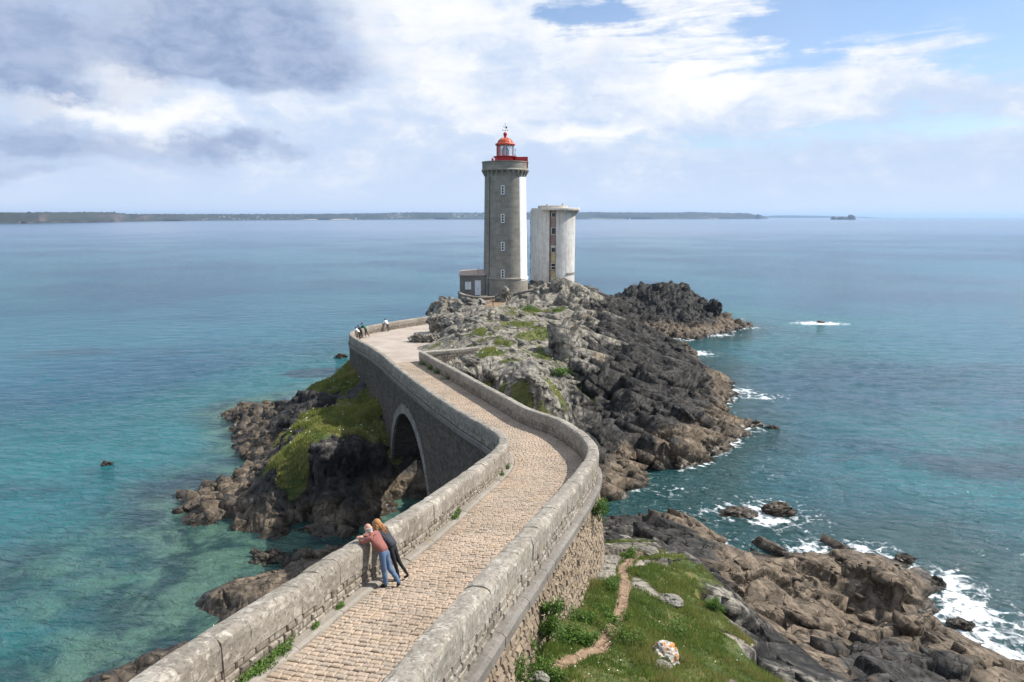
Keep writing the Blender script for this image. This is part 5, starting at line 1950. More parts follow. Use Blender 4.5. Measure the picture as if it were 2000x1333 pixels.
for k in range(380):
    px = random.choice([random.gauss(900, 45), random.gauss(850, 60), random.uniform(760, 1010), random.gauss(900, 70), random.uniform(760, 940), random.gauss(480, 90)])
    i = int(np.argmin(np.abs(cpx - px)))
    hf_ = random.uniform(.06, .95) ** (1.0 if px > 700 else 1.8)
    d_ = CD[i] + 30 + hf_ * 140 + random.uniform(-10, 10)
    z_ = chh[i] * CD[i] / FPX * min(1, hf_ * 1.0)
    x_ = (px - 1000) / FPX * d_
    w_, h_ = random.uniform(4, 8), random.uniform(3.5, 6)
    mb.box(x_ - w_, x_ + w_, d_ - 4, d_ + 4, z_ - 3, z_ + h_)
    mb.add([(x_ - w_, d_ - 4, z_ + h_), (x_ + w_, d_ - 4, z_ + h_), (x_ + w_, d_ + 4, z_ + h_), (x_ - w_, d_ + 4, z_ + h_), (x_ - w_, d_, z_ + h_ + 3), (x_ + w_, d_, z_ + h_ + 3)], [(0, 1, 5, 4), (3, 4, 5, 2), (0, 4, 3), (1, 2, 5)])
town = mb.build('far_town', simple_mat('far_house_walls', (0.28, 0.27, 0.255), .8, var=.3, scale=.004))
set_props(town, 'pale houses of the town massed on the far shore', 'town', kind='stuff')

# distant low land beyond the point
mb = MB()
dd = 15000.0
pts = [(1485, 3.5), (1510, 4.5), (1545, 4.6), (1590, 4.0), (1640, 3.0), (1690, 1.5), (1710, .3)]
vs_ = []
for px, hh in pts:
    x_ = (px - 1000) / FPX * dd
    vs_ += [(x_, dd, -2), (x_, dd + 40, hh * dd / FPX + 2), (x_ * 1.1, dd + 1500, -2)]
fs_ = []
for k in range(len(pts) - 1):
    for i in range(2):
        fs_.append((3 * k + i, 3 * k + i + 1, 3 * k + 4 + i, 3 * k + 3 + i))
mb.add(vs_, fs_)
dl_ = mb.build('distant_land', far_land.data.materials[0])
set_props(dl_, kind='structure')


def ico(sub=3):
    bm = bmesh.new()
    bmesh.ops.create_icosphere(bm, subdivisions=sub, radius=1.0)
    v = np.array([p.co[:] for p in bm.verts])
    f = [[q.index for q in fc.verts] for fc in bm.faces]
    bm.free()
    return v, f


ICO3, ICO4 = ico(3), ico(4)


def boulder(name, c, size, seed, label, mat=None, rough=.55, cat='rock', group=None, zone=0.0, fine=False):
    v0, f0 = ICO4 if fine else ICO3
    b1, e1 = facets(v0 * 1.35 + seed * 3.17, 200 + seed, .7)
    b2, e2 = facets(v0 * 3.1 + seed * 1.7, 300 + seed, .7)
    r = 1 + rough * .55 * b1 + rough * .22 * b2 + .06 * vnoise(v0 * 6 + seed, 7)
    v = v0 * r[:, None] * np.array(size)
    o = mesh_obj(name, v, f0, mat or M_ROCK, None, False, {'zone': np.full(len(v), zone)})
    o.location = tuple(map(float, c))
    set_props(o, label, cat, group)
    return o


for (px, w_, h_, lab) in ((1620, 26, 26, 'small left hump of the distant islets off the point'), (1637, 58, 25, 'flat-topped middle rock of the distant islets'), (1653, 38, 42, 'highest right-hand rock of the distant islets')):
    boulder('far_islet', ((px - 1000) / FPX * 6200, 6200, 0), (w_, 30, h_), px % 17, lab, far_land.data.materials[0], .35, 'islet', 'distant islets off the point')
for (px, w_, h_, lab) in ((1474, 22, 52, 'rounded stack at the tip of the far shore'),):
    boulder('far_islet', ((px - 1000) / FPX * 8000, 8000, 0), (w_ * 1.6, 40, h_), 5, lab, far_land.data.materials[0], .3, 'islet')

M_SAIL = simple_mat('white_sailcloth', (0.85, 0.85, 0.83), .8, var=.03)
for (px, dy_, hpx, lab) in ((699.5, 6.2, 7, 'white sailing boat in front of the wooded far shore'), (1147, 5.6, 4.5, 'tiny white sail just right of the white tower'), (1227, 5.4, 4.5, 'tiny white sail off the middle of the far headland')):
    d_ = EYE * FPX / dy_
    s_ = hpx * d_ / FPX / 12.0
    bt = empty('sailing_boat', ((px - 1000) / FPX * d_, d_, 0), lab, 'boat', 'sailing boats in the bay')
    bt.scale = (s_,) * 3
    hull = MB().add([(-5, 0, .9), (-3.5, -1.5, .9), (2, -1.5, .9), (5, 0, 1.1), (2, 1.5, .9), (-3.5, 1.5, .9), (-4, 0, -.3), (-3, -.8, -.3), (2, -.8, -.3), (3.8, 0, -.3), (2, .8, -.3), (-3, .8, -.3)],
                    [(0, 1, 2, 3, 4, 5)] + [(i, i + 6, (i + 1) % 6 + 6, (i + 1) % 6) for i in range(6)] + [(11, 10, 9, 8, 7, 6)])
    part(hull, 'hull', M_WHITE, bt)
    part(MB().tube((0, 0, .5), (0, 0, 12.5), .12), 'mast', M_DARK, bt)
    part(MB().add([(-.2, 0, 1.8), (-.2, .05, 12), (-4.6, .5, 1.9), (-2.6, .6, 6)], [(0, 1, 3), (0, 3, 2)]), 'mainsail', M_SAIL, bt)
    part(MB().add([(.3, 0, 11), (4.7, 0, 1.4), (.4, .6, 1.7), (1.8, .7, 5)], [(0, 3, 2), (0, 1, 3), (1, 2, 3)]), 'jib', M_SAIL, bt)

# ------------------------------------------------------------------ loose rocks
ROCKS = [(205, 910, .55, .5, .28, 'lone dark rock breaking the surface in the turquoise bay'),
         (1604, 631, 1.0, .7, .35, 'half-awash rock in white water out beyond the islet'),
         (1345, 699, 1.9, 1.5, 1.1, 'rounded black rock in the foam between headland and islet'),
         (1330, 681, 2.0, 1.2, .9, 'low brown rock at the mouth of the gap by the islet'),
         (1462, 834, 1.3, .9, .55, 'small dark rock just off the brown point of the headland'),
         (1478, 832, .9, .7, .45, 'little pointed rock next seaward off the brown point'),
         (1513, 838, .8, .5, .3, 'outermost scrap of rock off the brown point'),
         (1521, 1004, 1.15, .8, .62, 'brown weedy rock ringed with foam off the grassy slope'),
         (1452, 1008, 1.5, .9, .32, 'flat awash rock beside the foam-ringed brown rock'),
         (1425, 772, 1.4, .9, .6, 'low brown rock at the foaming tip of the black cliff'),
         (1770, 1099, .7, .5, .35, 'small rock in the wash behind the big brown slab'),
         (1836, 1142, .45, .35, .3, 'little black rock off the seaward end of the big brown slab'),
         (1880, 1226, .7, .5, .3, 'dark rock half drowned in surf at the bottom right'),
         (1455, 637, 1.5, .8, .55, 'brown rock trailing off the tip of the dark islet'),
         (664, 700, 1.1, .8, .5, 'brown rock at the waterline behind the grassy headland'),
         (520, 1098, 1.2, .7, .55, 'pale-topped rock in the shallows below the couple')]
for k, (px, py, sx_, sy_, sz_, lab) in enumerate(ROCKS):
    c = at_z(px, py, 0.0)
    boulder('sea_rock', (c[0], c[1] + sy_ * .5, -.05), (sx_, sy_, sz_ * 1.25), k + 1, lab, None, .8, fine=True, zone=-4.0)


def lichen_material():
    m, N, b = new_mat('lichened_boulder')
    P = world_pos(N)
    c = N.mix(N.ramp(N.noise(P, 4, 6, .7), .35, .65), (0.30, 0.27, 0.235), (0.62, 0.60, 0.55))
    c = N.mix(N.ramp(N.noise(P, 2.6, 6, .7, .5), .52, .58), c, (0.50, 0.18, 0.025))
    c = N.mix(N.math('MULTIPLY', N.ramp(N.noise(P, 12, 6, .7), .5, .66), .7), c, (0.10, 0.09, 0.08))
    N.l.new(c, b.inputs['Base Color'])
    b.inputs['Roughness'].default_value = .92
    N.l.new(N.bump(N.noise(P, 14, 5, .7), .5, .04), b.inputs['Normal'])
    return m


M_LICH = lichen_material()
M_PALE = stone_material('pale_field_stone', (0.18, 0.165, 0.14), (0.34, 0.32, 0.28), (0.09, 0.082, 0.072), (0.46, 0.44, 0.39), 0.5, 0.65)
for (px, py, z_, sz3, seed, lab) in ((1298, 1288, 11.2, (.40, .34, .36), 3, 'boulder splashed with orange lichen in the grass'), (1290, 1325, 11.3, (.26, .2, .14), 8, 'flat pale stone at the foot of the orange lichened boulder'),
                                     (1177, 1112, 9.7, (.32, .22, .16), 5, 'pale stone at the wall corner where the path starts'), (1052, 1330, 13.3, (.22, .18, .16), 6, 'pale stone beside the path at the bottom of the wall'),
                                     (1310, 1185, 9.9, (.42, .3, .2), 12, 'grey rock poking out of the turf by the cliff edge'), (1265, 1078, 8.2, (.45, .3, .2), 14, 'whitish rock at the top of the bare ledges'), (1215, 1040, 6.6, (.5, .35, .25), 15, 'whitish outcrop on the ledges above the cove')):
    c = at_z(px, py, z_)
    zz = ground_at(c[0], c[1])
    boulder('lichened_stone' if seed != 3 else 'lichened_boulder', (c[0], c[1], zz + sz3[2] * .3), sz3, seed, lab, M_LICH if seed == 3 else M_PALE, .38, fine=True)

# big single blocks on the headland
for (px, py, Y, sz3, seed, lab) in ((986, 584, 104.5, (1.1, .9, 1.9), 21, 'upright pointed rock in front of the lighthouse plinth'), (862, 634, 87.5, (1.6, 1.2, 1.5), 22, 'tall dark rock at the edge of the sandy square'), (822, 661, 80.5, (1.3, .8, .55), 23, 'flat dark ledge jutting onto the sandy square'),
                                    (845, 665, 80.5, (1.0, .9, .8), 24, 'dark block behind the flat ledge on the square'), (1050, 578, 106, (1.3, 1, 1.3), 25, 'grey block at the end of the sloping wall'), (1085, 562, 112, (1.5, 1.2, 1.0), 26, 'grey block under the white tower'), (1110, 566, 112, (1.2, 1.0, .9), 27, 'smaller grey block right under the white tower'),
                                    (888, 640, 84, (1.7, 1.4, 1.3), 28, 'broad grey rock where the square meets the hump'), (1393, 606, 148, (1.5, 1.2, 2.2), 29, 'upright pinnacle on the shoulder of the dark islet')):
    c = at_y(px, py, Y)
    boulder('rock_block', c, sz3, seed, lab, None, .75, fine=True)

# ------------------------------------------------------------------ vegetation


def leaf_material(name, c0, c1, c2):
    m, N, b = new_mat(name)
    r = N.attr('rnd')
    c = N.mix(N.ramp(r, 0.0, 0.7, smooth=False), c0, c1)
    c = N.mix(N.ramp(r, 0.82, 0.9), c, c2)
    N.l.new(c, b.inputs['Base Color'])
    b.inputs['Roughness'].default_value = 0.7
    b.inputs['Specular IOR Level'].default_value = 0.2
    tl = N.node('ShaderNodeBsdfTranslucent')
    N.l.new(c, tl.inputs[0])
    mx = N.node('ShaderNodeMixShader')
    mx.inputs[0].default_value = 0.4
    N.l.new(b.outputs[0], mx.inputs[1])
    N.l.new(tl.outputs[0], mx.inputs[2])
    N.l.new(mx.outputs[0], N.n['Material Output'].inputs[0])
    return m


M_GRASS = leaf_material('turf_blades', (0.075, 0.135, 0.024), (0.185, 0.23, 0.055), (0.30, 0.24, 0.10))
M_HAY = leaf_material('pale_grass_blades', (0.105, 0.15, 0.028), (0.275, 0.28, 0.075), (0.36, 0.30, 0.13))
M_LEAF = leaf_material('shrub_leaves', (0.045, 0.11, 0.02), (0.12, 0.21, 0.04), (0.16, 0.22, 0.07))
M_FLOWER = simple_mat('white_petals', (0.80, 0.80, 0.74), .8, var=.05)
M_STEM = simple_mat('green_brown_stem', (0.09, 0.08, 0.04), .9, var=.3)


def field_at(arr, x, y):
    a = np.degrees(np.arctan2(x, y))
    r = np.hypot(x, y)
    i = np.clip(np.rint((a + 46) / 92 * (AZN - 1)).astype(int), 0, AZN - 1)
    j = np.clip(np.rint(np.log(r / 9.5) / math.log(172 / 9.5) * (RN - 1)).astype(int), 0, RN - 1)
    return arr[i * RN + j]


def fast_tris(name, V, F, rnd, mat, kind='stuff', label=None, cat=None):
    me = bpy.data.meshes.new(name)
    me.vertices.add(len(V))
    me.vertices.foreach_set('co', V.astype(np.float32).ravel())
    me.loops.add(F.size)
    me.loops.foreach_set('vertex_index', F.astype(np.int32).ravel())
    me.polygons.add(len(F))
    me.polygons.foreach_set('loop_start', np.arange(0, F.size, 3, dtype=np.int32))
    me.polygons.foreach_set('loop_total', np.full(len(F), 3, dtype=np.int32))
    a = me.attributes.new('rnd', 'FLOAT', 'POINT')
    a.data.foreach_set('value', rnd.astype(np.float32))
    me.materials.append(mat)
    me.update(calc_edges=True)
    o = bpy.data.objects.new(name, me)
    COL.objects.link(o)
    return set_props(o, label, cat, kind=kind)


def grass_field(name, box, count, hmin, hmax, wid, label, thr=.5, mat=None):
    x = RNG.uniform(box[0], box[1], count)
    y = RNG.uniform(box[2], box[3], count)
    v = field_at(tveg, x, y) + .35 * lin_noise(x, y, .8, 33) - .5 * field_at(tdirt, x, y)
    k = v > thr
    x, y = x[k], y[k]
    z = field_at(TP2[:, 2], x, y)
    n = len(x)
    patch = lin_noise(x, y, .9, 35)
    h = RNG.uniform(hmin, hmax, n) * np.clip(.7 + 1.0 * patch, .25, 2.1)
    an = RNG.uniform(0, 2 * math.pi, n)
    le = RNG.uniform(0, 2 * math.pi, n)
    ln = h * RNG.uniform(.15, .7, n)
    w = wid * RNG.uniform(.6, 1.4, n)
    b0 = np.stack([x - w * np.cos(an), y - w * np.sin(an), z - .03], 1)
    b1 = np.stack([x + w * np.cos(an), y + w * np.sin(an), z - .03], 1)
    tp = np.stack([x + ln * np.cos(le), y + ln * np.sin(le), z + h], 1)
    V = np.stack([b0, b1, tp], 1).reshape(-1, 3)
    F = np.arange(3 * n).reshape(-1, 3)
    rnd = np.clip(.38 + .3 * patch + .35 * lin_noise(x, y, 2.3, 36) + RNG.uniform(-.3, .42, n), 0, 1)
    return fast_tris(name, V, F, np.repeat(rnd, 3), mat or M_GRASS, 'stuff', label, 'grass')


grass_field('slope_grass', (0.2, 15, 10.5, 34), 330000, .06, .20, .012, 'short green turf on the slope below the causeway wall')
grass_field('headland_grass', (-26, -9.2, 50, 84), 150000, .15, .42, .035, 'long pale grass on the headland by the arch', mat=M_HAY)
grass_field('hump_grass', (-8, 16, 54, 108), 120000, .12, .34, .035, 'tufts of grass in the pockets of the grey rocks', mat=M_HAY)


def flowers(name, box, count, r0, label, thr=.55, lift=.25):
    x = RNG.uniform(box[0], box[1], count)
    y = RNG.uniform(box[2], box[3], count)
    k = (field_at(tveg, x, y) > thr) & (lin_noise(x, y, 1.6, 37) > .18)
    x, y = x[k], y[k]
    z = field_at(TP2[:, 2], x, y) + RNG.uniform(.6, 1.1, len(x)) * lift
    V, F = [], []
    for a, b_, c in zip(x, y, z):
        r = r0 * random.uniform(.6, 1.3)
        q = len(V)
        V += [(a - r, b_, c), (a + r, b_, c), (a, b_ - r, c), (a, b_ + r, c), (a, b_, c + r * .5), (a, b_, c - r * .5)]
        F += [(q + i, q + j, q + t_) for (i, j) in ((0, 2), (2, 1), (1, 3), (3, 0)) for t_ in (4, 5)]
    V, F = np.array(V), np.array(F)
    return fast_tris(name, V, F, np.zeros(len(V)), M_FLOWER, 'stuff', label, 'flowers')


flowers('headland_flowers', (-26, -9.2, 50, 84), 1100, .06, 'white wild flowers in the headland grass', lift=.34)
flowers('hump_flowers', (-8, 10, 56, 74), 1500, .05, 'white wild flowers below the grey rock hump', lift=.3)
flowers('slope_flowers', (1, 13, 13, 30), 500, .016, 'scattered tiny white flowers in the slope turf', lift=.14)


def shrub(c, r, h, label, n=420, leaf=.045, seed=0, cat='shrub', group='shrubs by the causeway wall'):
    rg = np.random.default_rng(100 + seed)
    root = empty('shrub', tuple(map(float, c)), label, cat, group)
    lobes = [(rg.normal(0, .45 * r, 3) * np.array([1, 1, 0]) + np.array([0, 0, h * rg.uniform(.25, .8)]), r * rg.uniform(.35, .6)) for _ in range(9)]
    V, F, Rn = [], [], []
    for k in range(n):
        c0, lr = lobes[rg.integers(len(lobes))]
        d = rg.normal(size=3)
        d /= np.linalg.norm(d)
        p = c0 + d * lr * rg.uniform(.55, 1.08) * np.array([1, 1, .8 * h / r * .6 + .4])
        p[2] = max(p[2], .01)
        ax = rg.normal(size=3)
        ax /= np.linalg.norm(ax)
        bx = np.cross(ax, d)
        bx /= np.linalg.norm(bx) + 1e-6
        L, Wd = leaf * rg.uniform(.8, 1.8), leaf * rg.uniform(.28, .5)
        q = len(V)
        V += [p - bx * Wd, p + bx * Wd, p + ax * L + d * L * .5]
        F.append((q, q + 1, q + 2))
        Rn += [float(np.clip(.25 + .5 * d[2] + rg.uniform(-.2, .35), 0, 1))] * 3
    o = fast_tris('foliage', np.array(V), np.array(F), np.array(Rn), M_LEAF, None)
    o.parent = root
    st_ = MB()
    for c0, lr in lobes[:6]:
        st_.tube((0, 0, -.1), tuple(c0), .014, .005, 5)
    part(st_, 'stems', M_STEM, root)
    return root


SHR = [(1003, 1325, 13.5, .42, .75, 'tall feathery green shrub against the wall at the bottom edge'), (1023, 1278, 13.35, .34, .6, 'rounded shrub against the wall, second from the bottom'), (1040, 1240, 13.3, .30, .5, 'grey-green shrub growing out of the wall foot'), (1047, 1200, 13.5, .24, .45, 'small dark green bush highest on the wall face'),
       (1070, 1325, 13.2, .38, .3, 'low leafy clump at the bottom beside the path'), (1120, 1165, 11.1, .40, .34, 'bright green clump by the wall foot, farthest up the slope'), (1145, 1215, 11.7, .5, .32, 'bright green clump between wall and path'), (1188, 1150, 10.5, .42, .3, 'leafy clump on the left edge of the path'),
       (1187, 1205, 11.2, .40, .3, 'green clump touching the path at its bend'), (1120, 1245, 12.3, .36, .26, 'dark green clump low by the wall foot'), (1233, 1085, 8.7, .42, .3, 'green tuft alone on the bare ledge'), (1140, 1250, 12.2, .3, .22, 'small round clump left of the path'),
       (1205, 1250, 11.6, .5, .26, 'spreading clump right of the path'), (1300, 1240, 10.6, .5, .2, 'low sprawl of green in the middle of the turf'), (1395, 1205, 8.9, .3, .5, 'green tuft clinging to the cliff edge')]
for k, (px, py, z_, r, h, lab) in enumerate(SHR):
    c = at_z(px, py, z_)
    if k in (2, 3):
        s_ = RIGHT.s_of_y(c[1])
        c = np.array([*RIGHT.at(s_, HALF + .32), z_])
    else:
        c[2] = ground_at(c[0], c[1])
    shrub(c, r, h, lab, 900, .05, k)
sp = on_deck(1158, 985, -.4)
s_ = RIGHT.s_of_y(24.6)
shrub((*RIGHT.at(s_, HALF + .32), float(deck_z(24.6)) - 1.0), .38, .9, 'bright green plant rooted in the ledge at the outside of the bend', 900, .06, 40)
for k, (px, py, r, h, lab) in enumerate(((875, 1003, .16, .16, 'tuft of weeds on the kerb beyond the couple'), (460, 1320, .2, .12, 'strip of weeds at the wall foot by the bottom edge'), (505, 1290, .2, .12, 'strip of weeds along the kerb in the foreground'), (535, 1268, .17, .11, 'weeds at the far end of the foreground strip'), (988, 928, .16, .12, 'weeds at the inside of the bend'), (995, 915, .14, .14, 'small plant on the wall foot at the bend'),
                                        (640, 1185, .08, .07, 'tiny weed in the kerb joint'), (480, 1307, .18, .12, 'weeds in the middle of the foreground strip'), (865, 1010, .14, .12, 'lower end of the weeds beyond the couple'), (590, 1222, .09, .07, 'small weed between foreground strip and couple'))):
    g_ = on_deck(px, py, .07)
    s_ = LEFT.s_of_y(g_[1])
    q = LEFT.at(s_, HALF + .08)
    rt = shrub((q[0], q[1], float(deck_z(q[1])) + .05), r, h, lab, 420, .03, 60 + k, 'weeds', 'weeds along the kerb')
    rt.name = 'kerb_weeds'
    T_ = LEFT.at(s_ + .5), LEFT.at(s_)
    rt.rotation_euler[2] = math.atan2(float(T_[0][1] - T_[1][1]), float(T_[0][0] - T_[1][0]))
    rt.scale = (1.7, .6, 1)
for k, (px, py) in enumerate(((822, 713), (838, 722), (852, 730), (872, 741))):
    g_ = on_deck(px, py, 0)
    s_ = RIGHT.s_of_y(g_[1])
    q = RIGHT.at(s_, -HALF - .15)
    shrub((q[0], q[1], float(deck_z(q[1]))), .4, .35, ('weeds at the corner of the far parapet', 'second clump of weeds along the shaded parapet foot', 'third clump of weeds along the shaded parapet foot', 'last clump of weeds along the shaded parapet foot')[k], 260, .07, 80 + k, 'weeds', 'weeds along the shaded parapet').name = 'wall_weeds'
for k, (px, py, z_, r, h, lab) in enumerate(((1150, 730, 8.6, .8, .8, 'green bush on the cliff end of the hump'), (1090, 735, 9.2, .9, .7, 'green bush in the middle of the hump'), (882, 742, 9.2, .5, .6, 'grey-green bush behind the corner wall'), (1040, 785, 8.5, .9, .6, 'leafy clump just above the shaded parapet'), (1090, 597, 11.5, 1.0, .6, 'green patch right below the white tower'), (1035, 597, 11.6, 1.2, .6, 'green patch below the sloping wall'))):
    c = at_z(px, py, z_)
    c[2] = ground_at(c[0], c[1])
    shrub(c, r, h, lab, 700, .12, 120 + k, 'shrub', 'shrubs on the grey hump')

# ------------------------------------------------------------------ people


def skin_body(joints, edges, subs=2):
    """joints {name:(x,y,z,r)}; edges [(a,b,tag)]; returns verts, faces, face tags"""
    names = list(joints)
    me = bpy.data.meshes.new('tmp_body')
    me.from_pydata([joints[k][:3] for k in names], [(names.index(a), names.index(b_)) for a, b_, t_ in edges], [])
    ob = bpy.data.objects.new('tmp_body', me)
    COL.objects.link(ob)
    md = ob.modifiers.new('skin', 'SKIN')
    md.use_smooth_shade = True
    sv = me.skin_vertices[0].data if me.skin_vertices else None
    if sv is None:
        bm = bmesh.new()
        bm.from_mesh(me)
        bm.verts.layers.skin.verify()
        bm.to_mesh(me)
        bm.free()
        sv = me.skin_vertices[0].data
    for i, k in enumerate(names):
        r = joints[k][3]
        sv[i].radius = (r, r) if not isinstance(r, tuple) else r
        sv[i].use_root = (i == 0)
    ss = ob.modifiers.new('sub', 'SUBSURF')
    ss.levels = ss.render_levels = subs
    bpy.context.view_layer.update()
    dg = bpy.context.evaluated_depsgraph_get()
    ev = bpy.data.meshes.new_from_object(ob.evaluated_get(dg))
    V = [v.co[:] for v in ev.vertices]
    F = [tuple(p.vertices) for p in ev.polygons]
    bpy.data.objects.remove(ob)
    bpy.data.meshes.remove(me)
    seg = [(np.array(joints[a][:3]), np.array(joints[b_][:3]), t_) for a, b_, t_ in edges]
    tags = []
    VV = np.array(V)
    for f in F:
        c = VV[list(f)].mean(0)
        best, bt_ = 1e9, None
        for a, b_, t_ in seg:
            ab = b_ - a
            u = np.clip(np.dot(c - a, ab) / max(np.dot(ab, ab), 1e-9), 0, 1)
            d = np.linalg.norm(c - a - u * ab)
            if d < best:
                best, bt_ = d, t_
        tags.append(bt_)
    bpy.data.meshes.remove(ev)
    return V, F, tags


def person(loc, facing, height, label, cols, pose, hair, group=None, coat=True, far=False):
    """cols: skin, top, trousers, shoes, hair (rgb)"""
    root = empty('person', loc, label, 'person', group)
    root.rotation_euler[2] = math.atan2(-facing[0], facing[1])
    k = height / 1.75
    root.scale = (k, k, k)
    mats = {t_: simple_mat(t_ + '_' + label.split()[0], cols[t_], .8 if t_ != 'skin' else .55, var=.1, scale=9, bump=.15 if t_ in ('top', 'trousers') else 0) for t_ in ('skin', 'top', 'trousers', 'shoes', 'hair')}
    EL_ = 1.0 / k + .055        # elbows rest on the coping
    J = dict(pelvis=(0, 0, .95, (.155, .115)), waist=(0, .08, 1.08, (.145, .11)), chest=(0, .24, 1.27, (.165, .12)), neck0=(0, .345, 1.415, .065), neck=(0, .39, 1.46, .055), skull=(0, .445, 1.535, (.075, .085)), crown=(0, .455, 1.60, (.07, .08)),
             hipl=(-.09, 0, .90, .098), hipr=(.09, 0, .90, .098), kneel=(-.09, .0, .50, .062), kneer=(.10, -.04, .50, .062), ankl=(-.09, -.06, .09, .042), ankr=(.11, -.16, .09, .042), toel=(-.10, .11, .035, .038), toer=(.12, .02, .035, .038),
             shl=(-.175, .30, 1.365, .062), shr=(.175, .30, 1.365, .062), ell=(-.25, .50, EL_, .045), elr=(.25, .50, EL_, .045), wrl=(-.08, .64, EL_ + .02, .03), wrr=(.08, .64, EL_ + .02, .03))
    J.update(pose)
    E_ = [('pelvis', 'waist', 'top'), ('waist', 'chest', 'top'), ('chest', 'neck0', 'top'), ('neck0', 'neck', 'skin'), ('neck', 'skull', 'skin'), ('skull', 'crown', 'skin'),
          ('pelvis', 'hipl', 'trousers'), ('pelvis', 'hipr', 'trousers'), ('hipl', 'kneel', 'trousers'), ('hipr', 'kneer', 'trousers'), ('kneel', 'ankl', 'trousers'), ('kneer', 'ankr', 'trousers'), ('ankl', 'toel', 'shoes'), ('ankr', 'toer', 'shoes'),
          ('chest', 'shl', 'top'), ('chest', 'shr', 'top'), ('shl', 'ell', 'top'), ('shr', 'elr', 'top'), ('ell', 'wrl', 'top'), ('elr', 'wrr', 'top')]
    V, F, T = skin_body(J, E_)
    order = ['skin', 'top', 'trousers', 'shoes', 'hair']
    Vb = np.array(V)
    leg = (Vb[:, 2] < .92) & (Vb[:, 2] > .1)
    Vb[leg] += .009 * np.stack([vnoise(Vb[leg] * 13, 13), vnoise(Vb[leg] * 13, 14), vnoise(Vb[leg] * np.array([9, 9, 22]), 15)], 1)
    V = [tuple(q) for q in Vb]
    mb_ = MB()
    # face: nose, ears, eyes, mouth are part of the body mesh
    hd = np.array(J['skull'][:3])
    nb = len(F)
    mb_.add(V, F)
    hv, hf_ = ICO3
    hq = hv * np.array((.082, .098, .118))
    jaw = np.clip(-hq[:, 2] / .118, 0, 1)
    hq = hq * np.stack([1 - .22 * jaw, 1 - .10 * jaw, np.ones(len(hq))], 1) + np.stack([0 * jaw, .012 * jaw, 0 * jaw], 1)
    mb_.add(hq + hd + np.array((0, 0, .012)), hf_)
    mb_.add([hd + np.array(q) for q in ((-.018, .09, .0), (.018, .09, .0), (0, .128, -.012), (0, .092, .045))], [(0, 1, 2), (1, 3, 2), (3, 0, 2)])
    for sg in (-1, 1):
        mb_.ball(hd + np.array((sg * .082, .0, .01)), .024, 8, 6, 1.3)
    nskin = len(mb_.f)
    for sg in (-1, 1):
        mb_.ball(hd + np.array((sg * .032, .088, .035)), .012, 6, 4)
    mb_.ball(hd + np.array((0, .092, -.048)), .018, 6, 4, .4)
    body = mesh_obj('body', mb_.v, mb_.f, [mats[t_] for t_ in order], root, True)
    mi = [order.index(t_) for t_ in T] + [0] * (nskin - nb) + [4] * (len(mb_.f) - nskin)
    body.data.polygons.foreach_set('material_index', mi)
    # hands with five fingers each
    if not far:
        for sg, wk, ek in ((-1, 'wrl', 'ell'), (1, 'wrr', 'elr')):
            w_ = Vector(J[wk][:3])
            e_ = Vector(J[ek][:3])
            d = (w_ - e_).normalized()
            side = d.cross(Vector((0, 0, 1))).normalized()
            up = side.cross(d)
            hm = MB()
            palm = w_ + d * .055
            hm.add([palm + d * a * .05 + side * b_ * .04 + up * c * .014 for a in (-1, 1) for b_ in (-1, 1) for c in (-1, 1)], [(0, 1, 3, 2), (4, 6, 7, 5), (0, 4, 5, 1), (2, 3, 7, 6), (0, 2, 6, 4), (1, 5, 7, 3)])
            for q, (off, ln_) in enumerate(((-.03, .065), (-.01, .08), (.01, .078), (.03, .06))):
                b0_ = palm + d * .048 + side * off
                m0_ = b0_ + d * ln_ * .55 + up * .004
                hm.tube(b0_, m0_, .0095, .009, 6)
                hm.tube(m0_, m0_ + d * ln_ * .4 - up * ln_ * .35, .009, .007, 6)
            t0_ = palm - d * .02 + side * sg * -.04
            hm.tube(t0_, t0_ + d * .04 - side * sg * .025, .011, .01, 6)
            hm.tube(t0_ + d * .04 - side * sg * .025, t0_ + d * .07 - side * sg * .02, .01, .008, 6)
            part(hm, 'hand', mats['skin'], root, True)
    if coat:
        big = {q: J[q] for q in ('pelvis', 'waist', 'chest', 'neck0', 'shl', 'shr', 'ell', 'elr', 'wrl', 'wrr')}
        J2 = {}
        for q, vq in big.items():
            r = vq[3]
            J2[q] = (*vq[:3], tuple(a + .03 for a in r) if isinstance(r, tuple) else r + .022)
        p_ = np.array(J['pelvis'][:3])
        J2['pelvis'] = (p_[0], p_[1] - .015, p_[2] - .02, (.185, .15))
        J2['neck0'] = (*J['neck0'][:3], .075)
        for wk, ek in (('wrl', 'ell'), ('wrr', 'elr')):
            w_, e_ = np.array(J[wk][:3]), np.array(J[ek][:3])
            J2[wk] = (*(w_ * .93 + e_ * .07), .042)
        E2 = [('pelvis', 'waist', 't'), ('waist', 'chest', 't'), ('chest', 'neck0', 't'), ('chest', 'shl', 't'), ('chest', 'shr', 't'), ('shl', 'ell', 't'), ('shr', 'elr', 't'), ('ell', 'wrl', 't'), ('elr', 'wrr', 't')]
        V2, F2, _t = skin_body(J2, E2)
        V2 = np.array(V2)
        V2 += .013 * np.stack([vnoise(V2 * 11, 3), vnoise(V2 * 11, 4), vnoise(V2 * 11, 5)], 1) + .006 * np.stack([vnoise(V2 * 25, 6), vnoise(V2 * 25, 7), vnoise(V2 * 25, 8)], 1)
        mesh_obj('jacket', V2, F2, mats['top'], root, True)
    # hair
    hm = MB()
    hc = hd + np.array((0, -.012, .035))
    rg = random.Random(len(label))
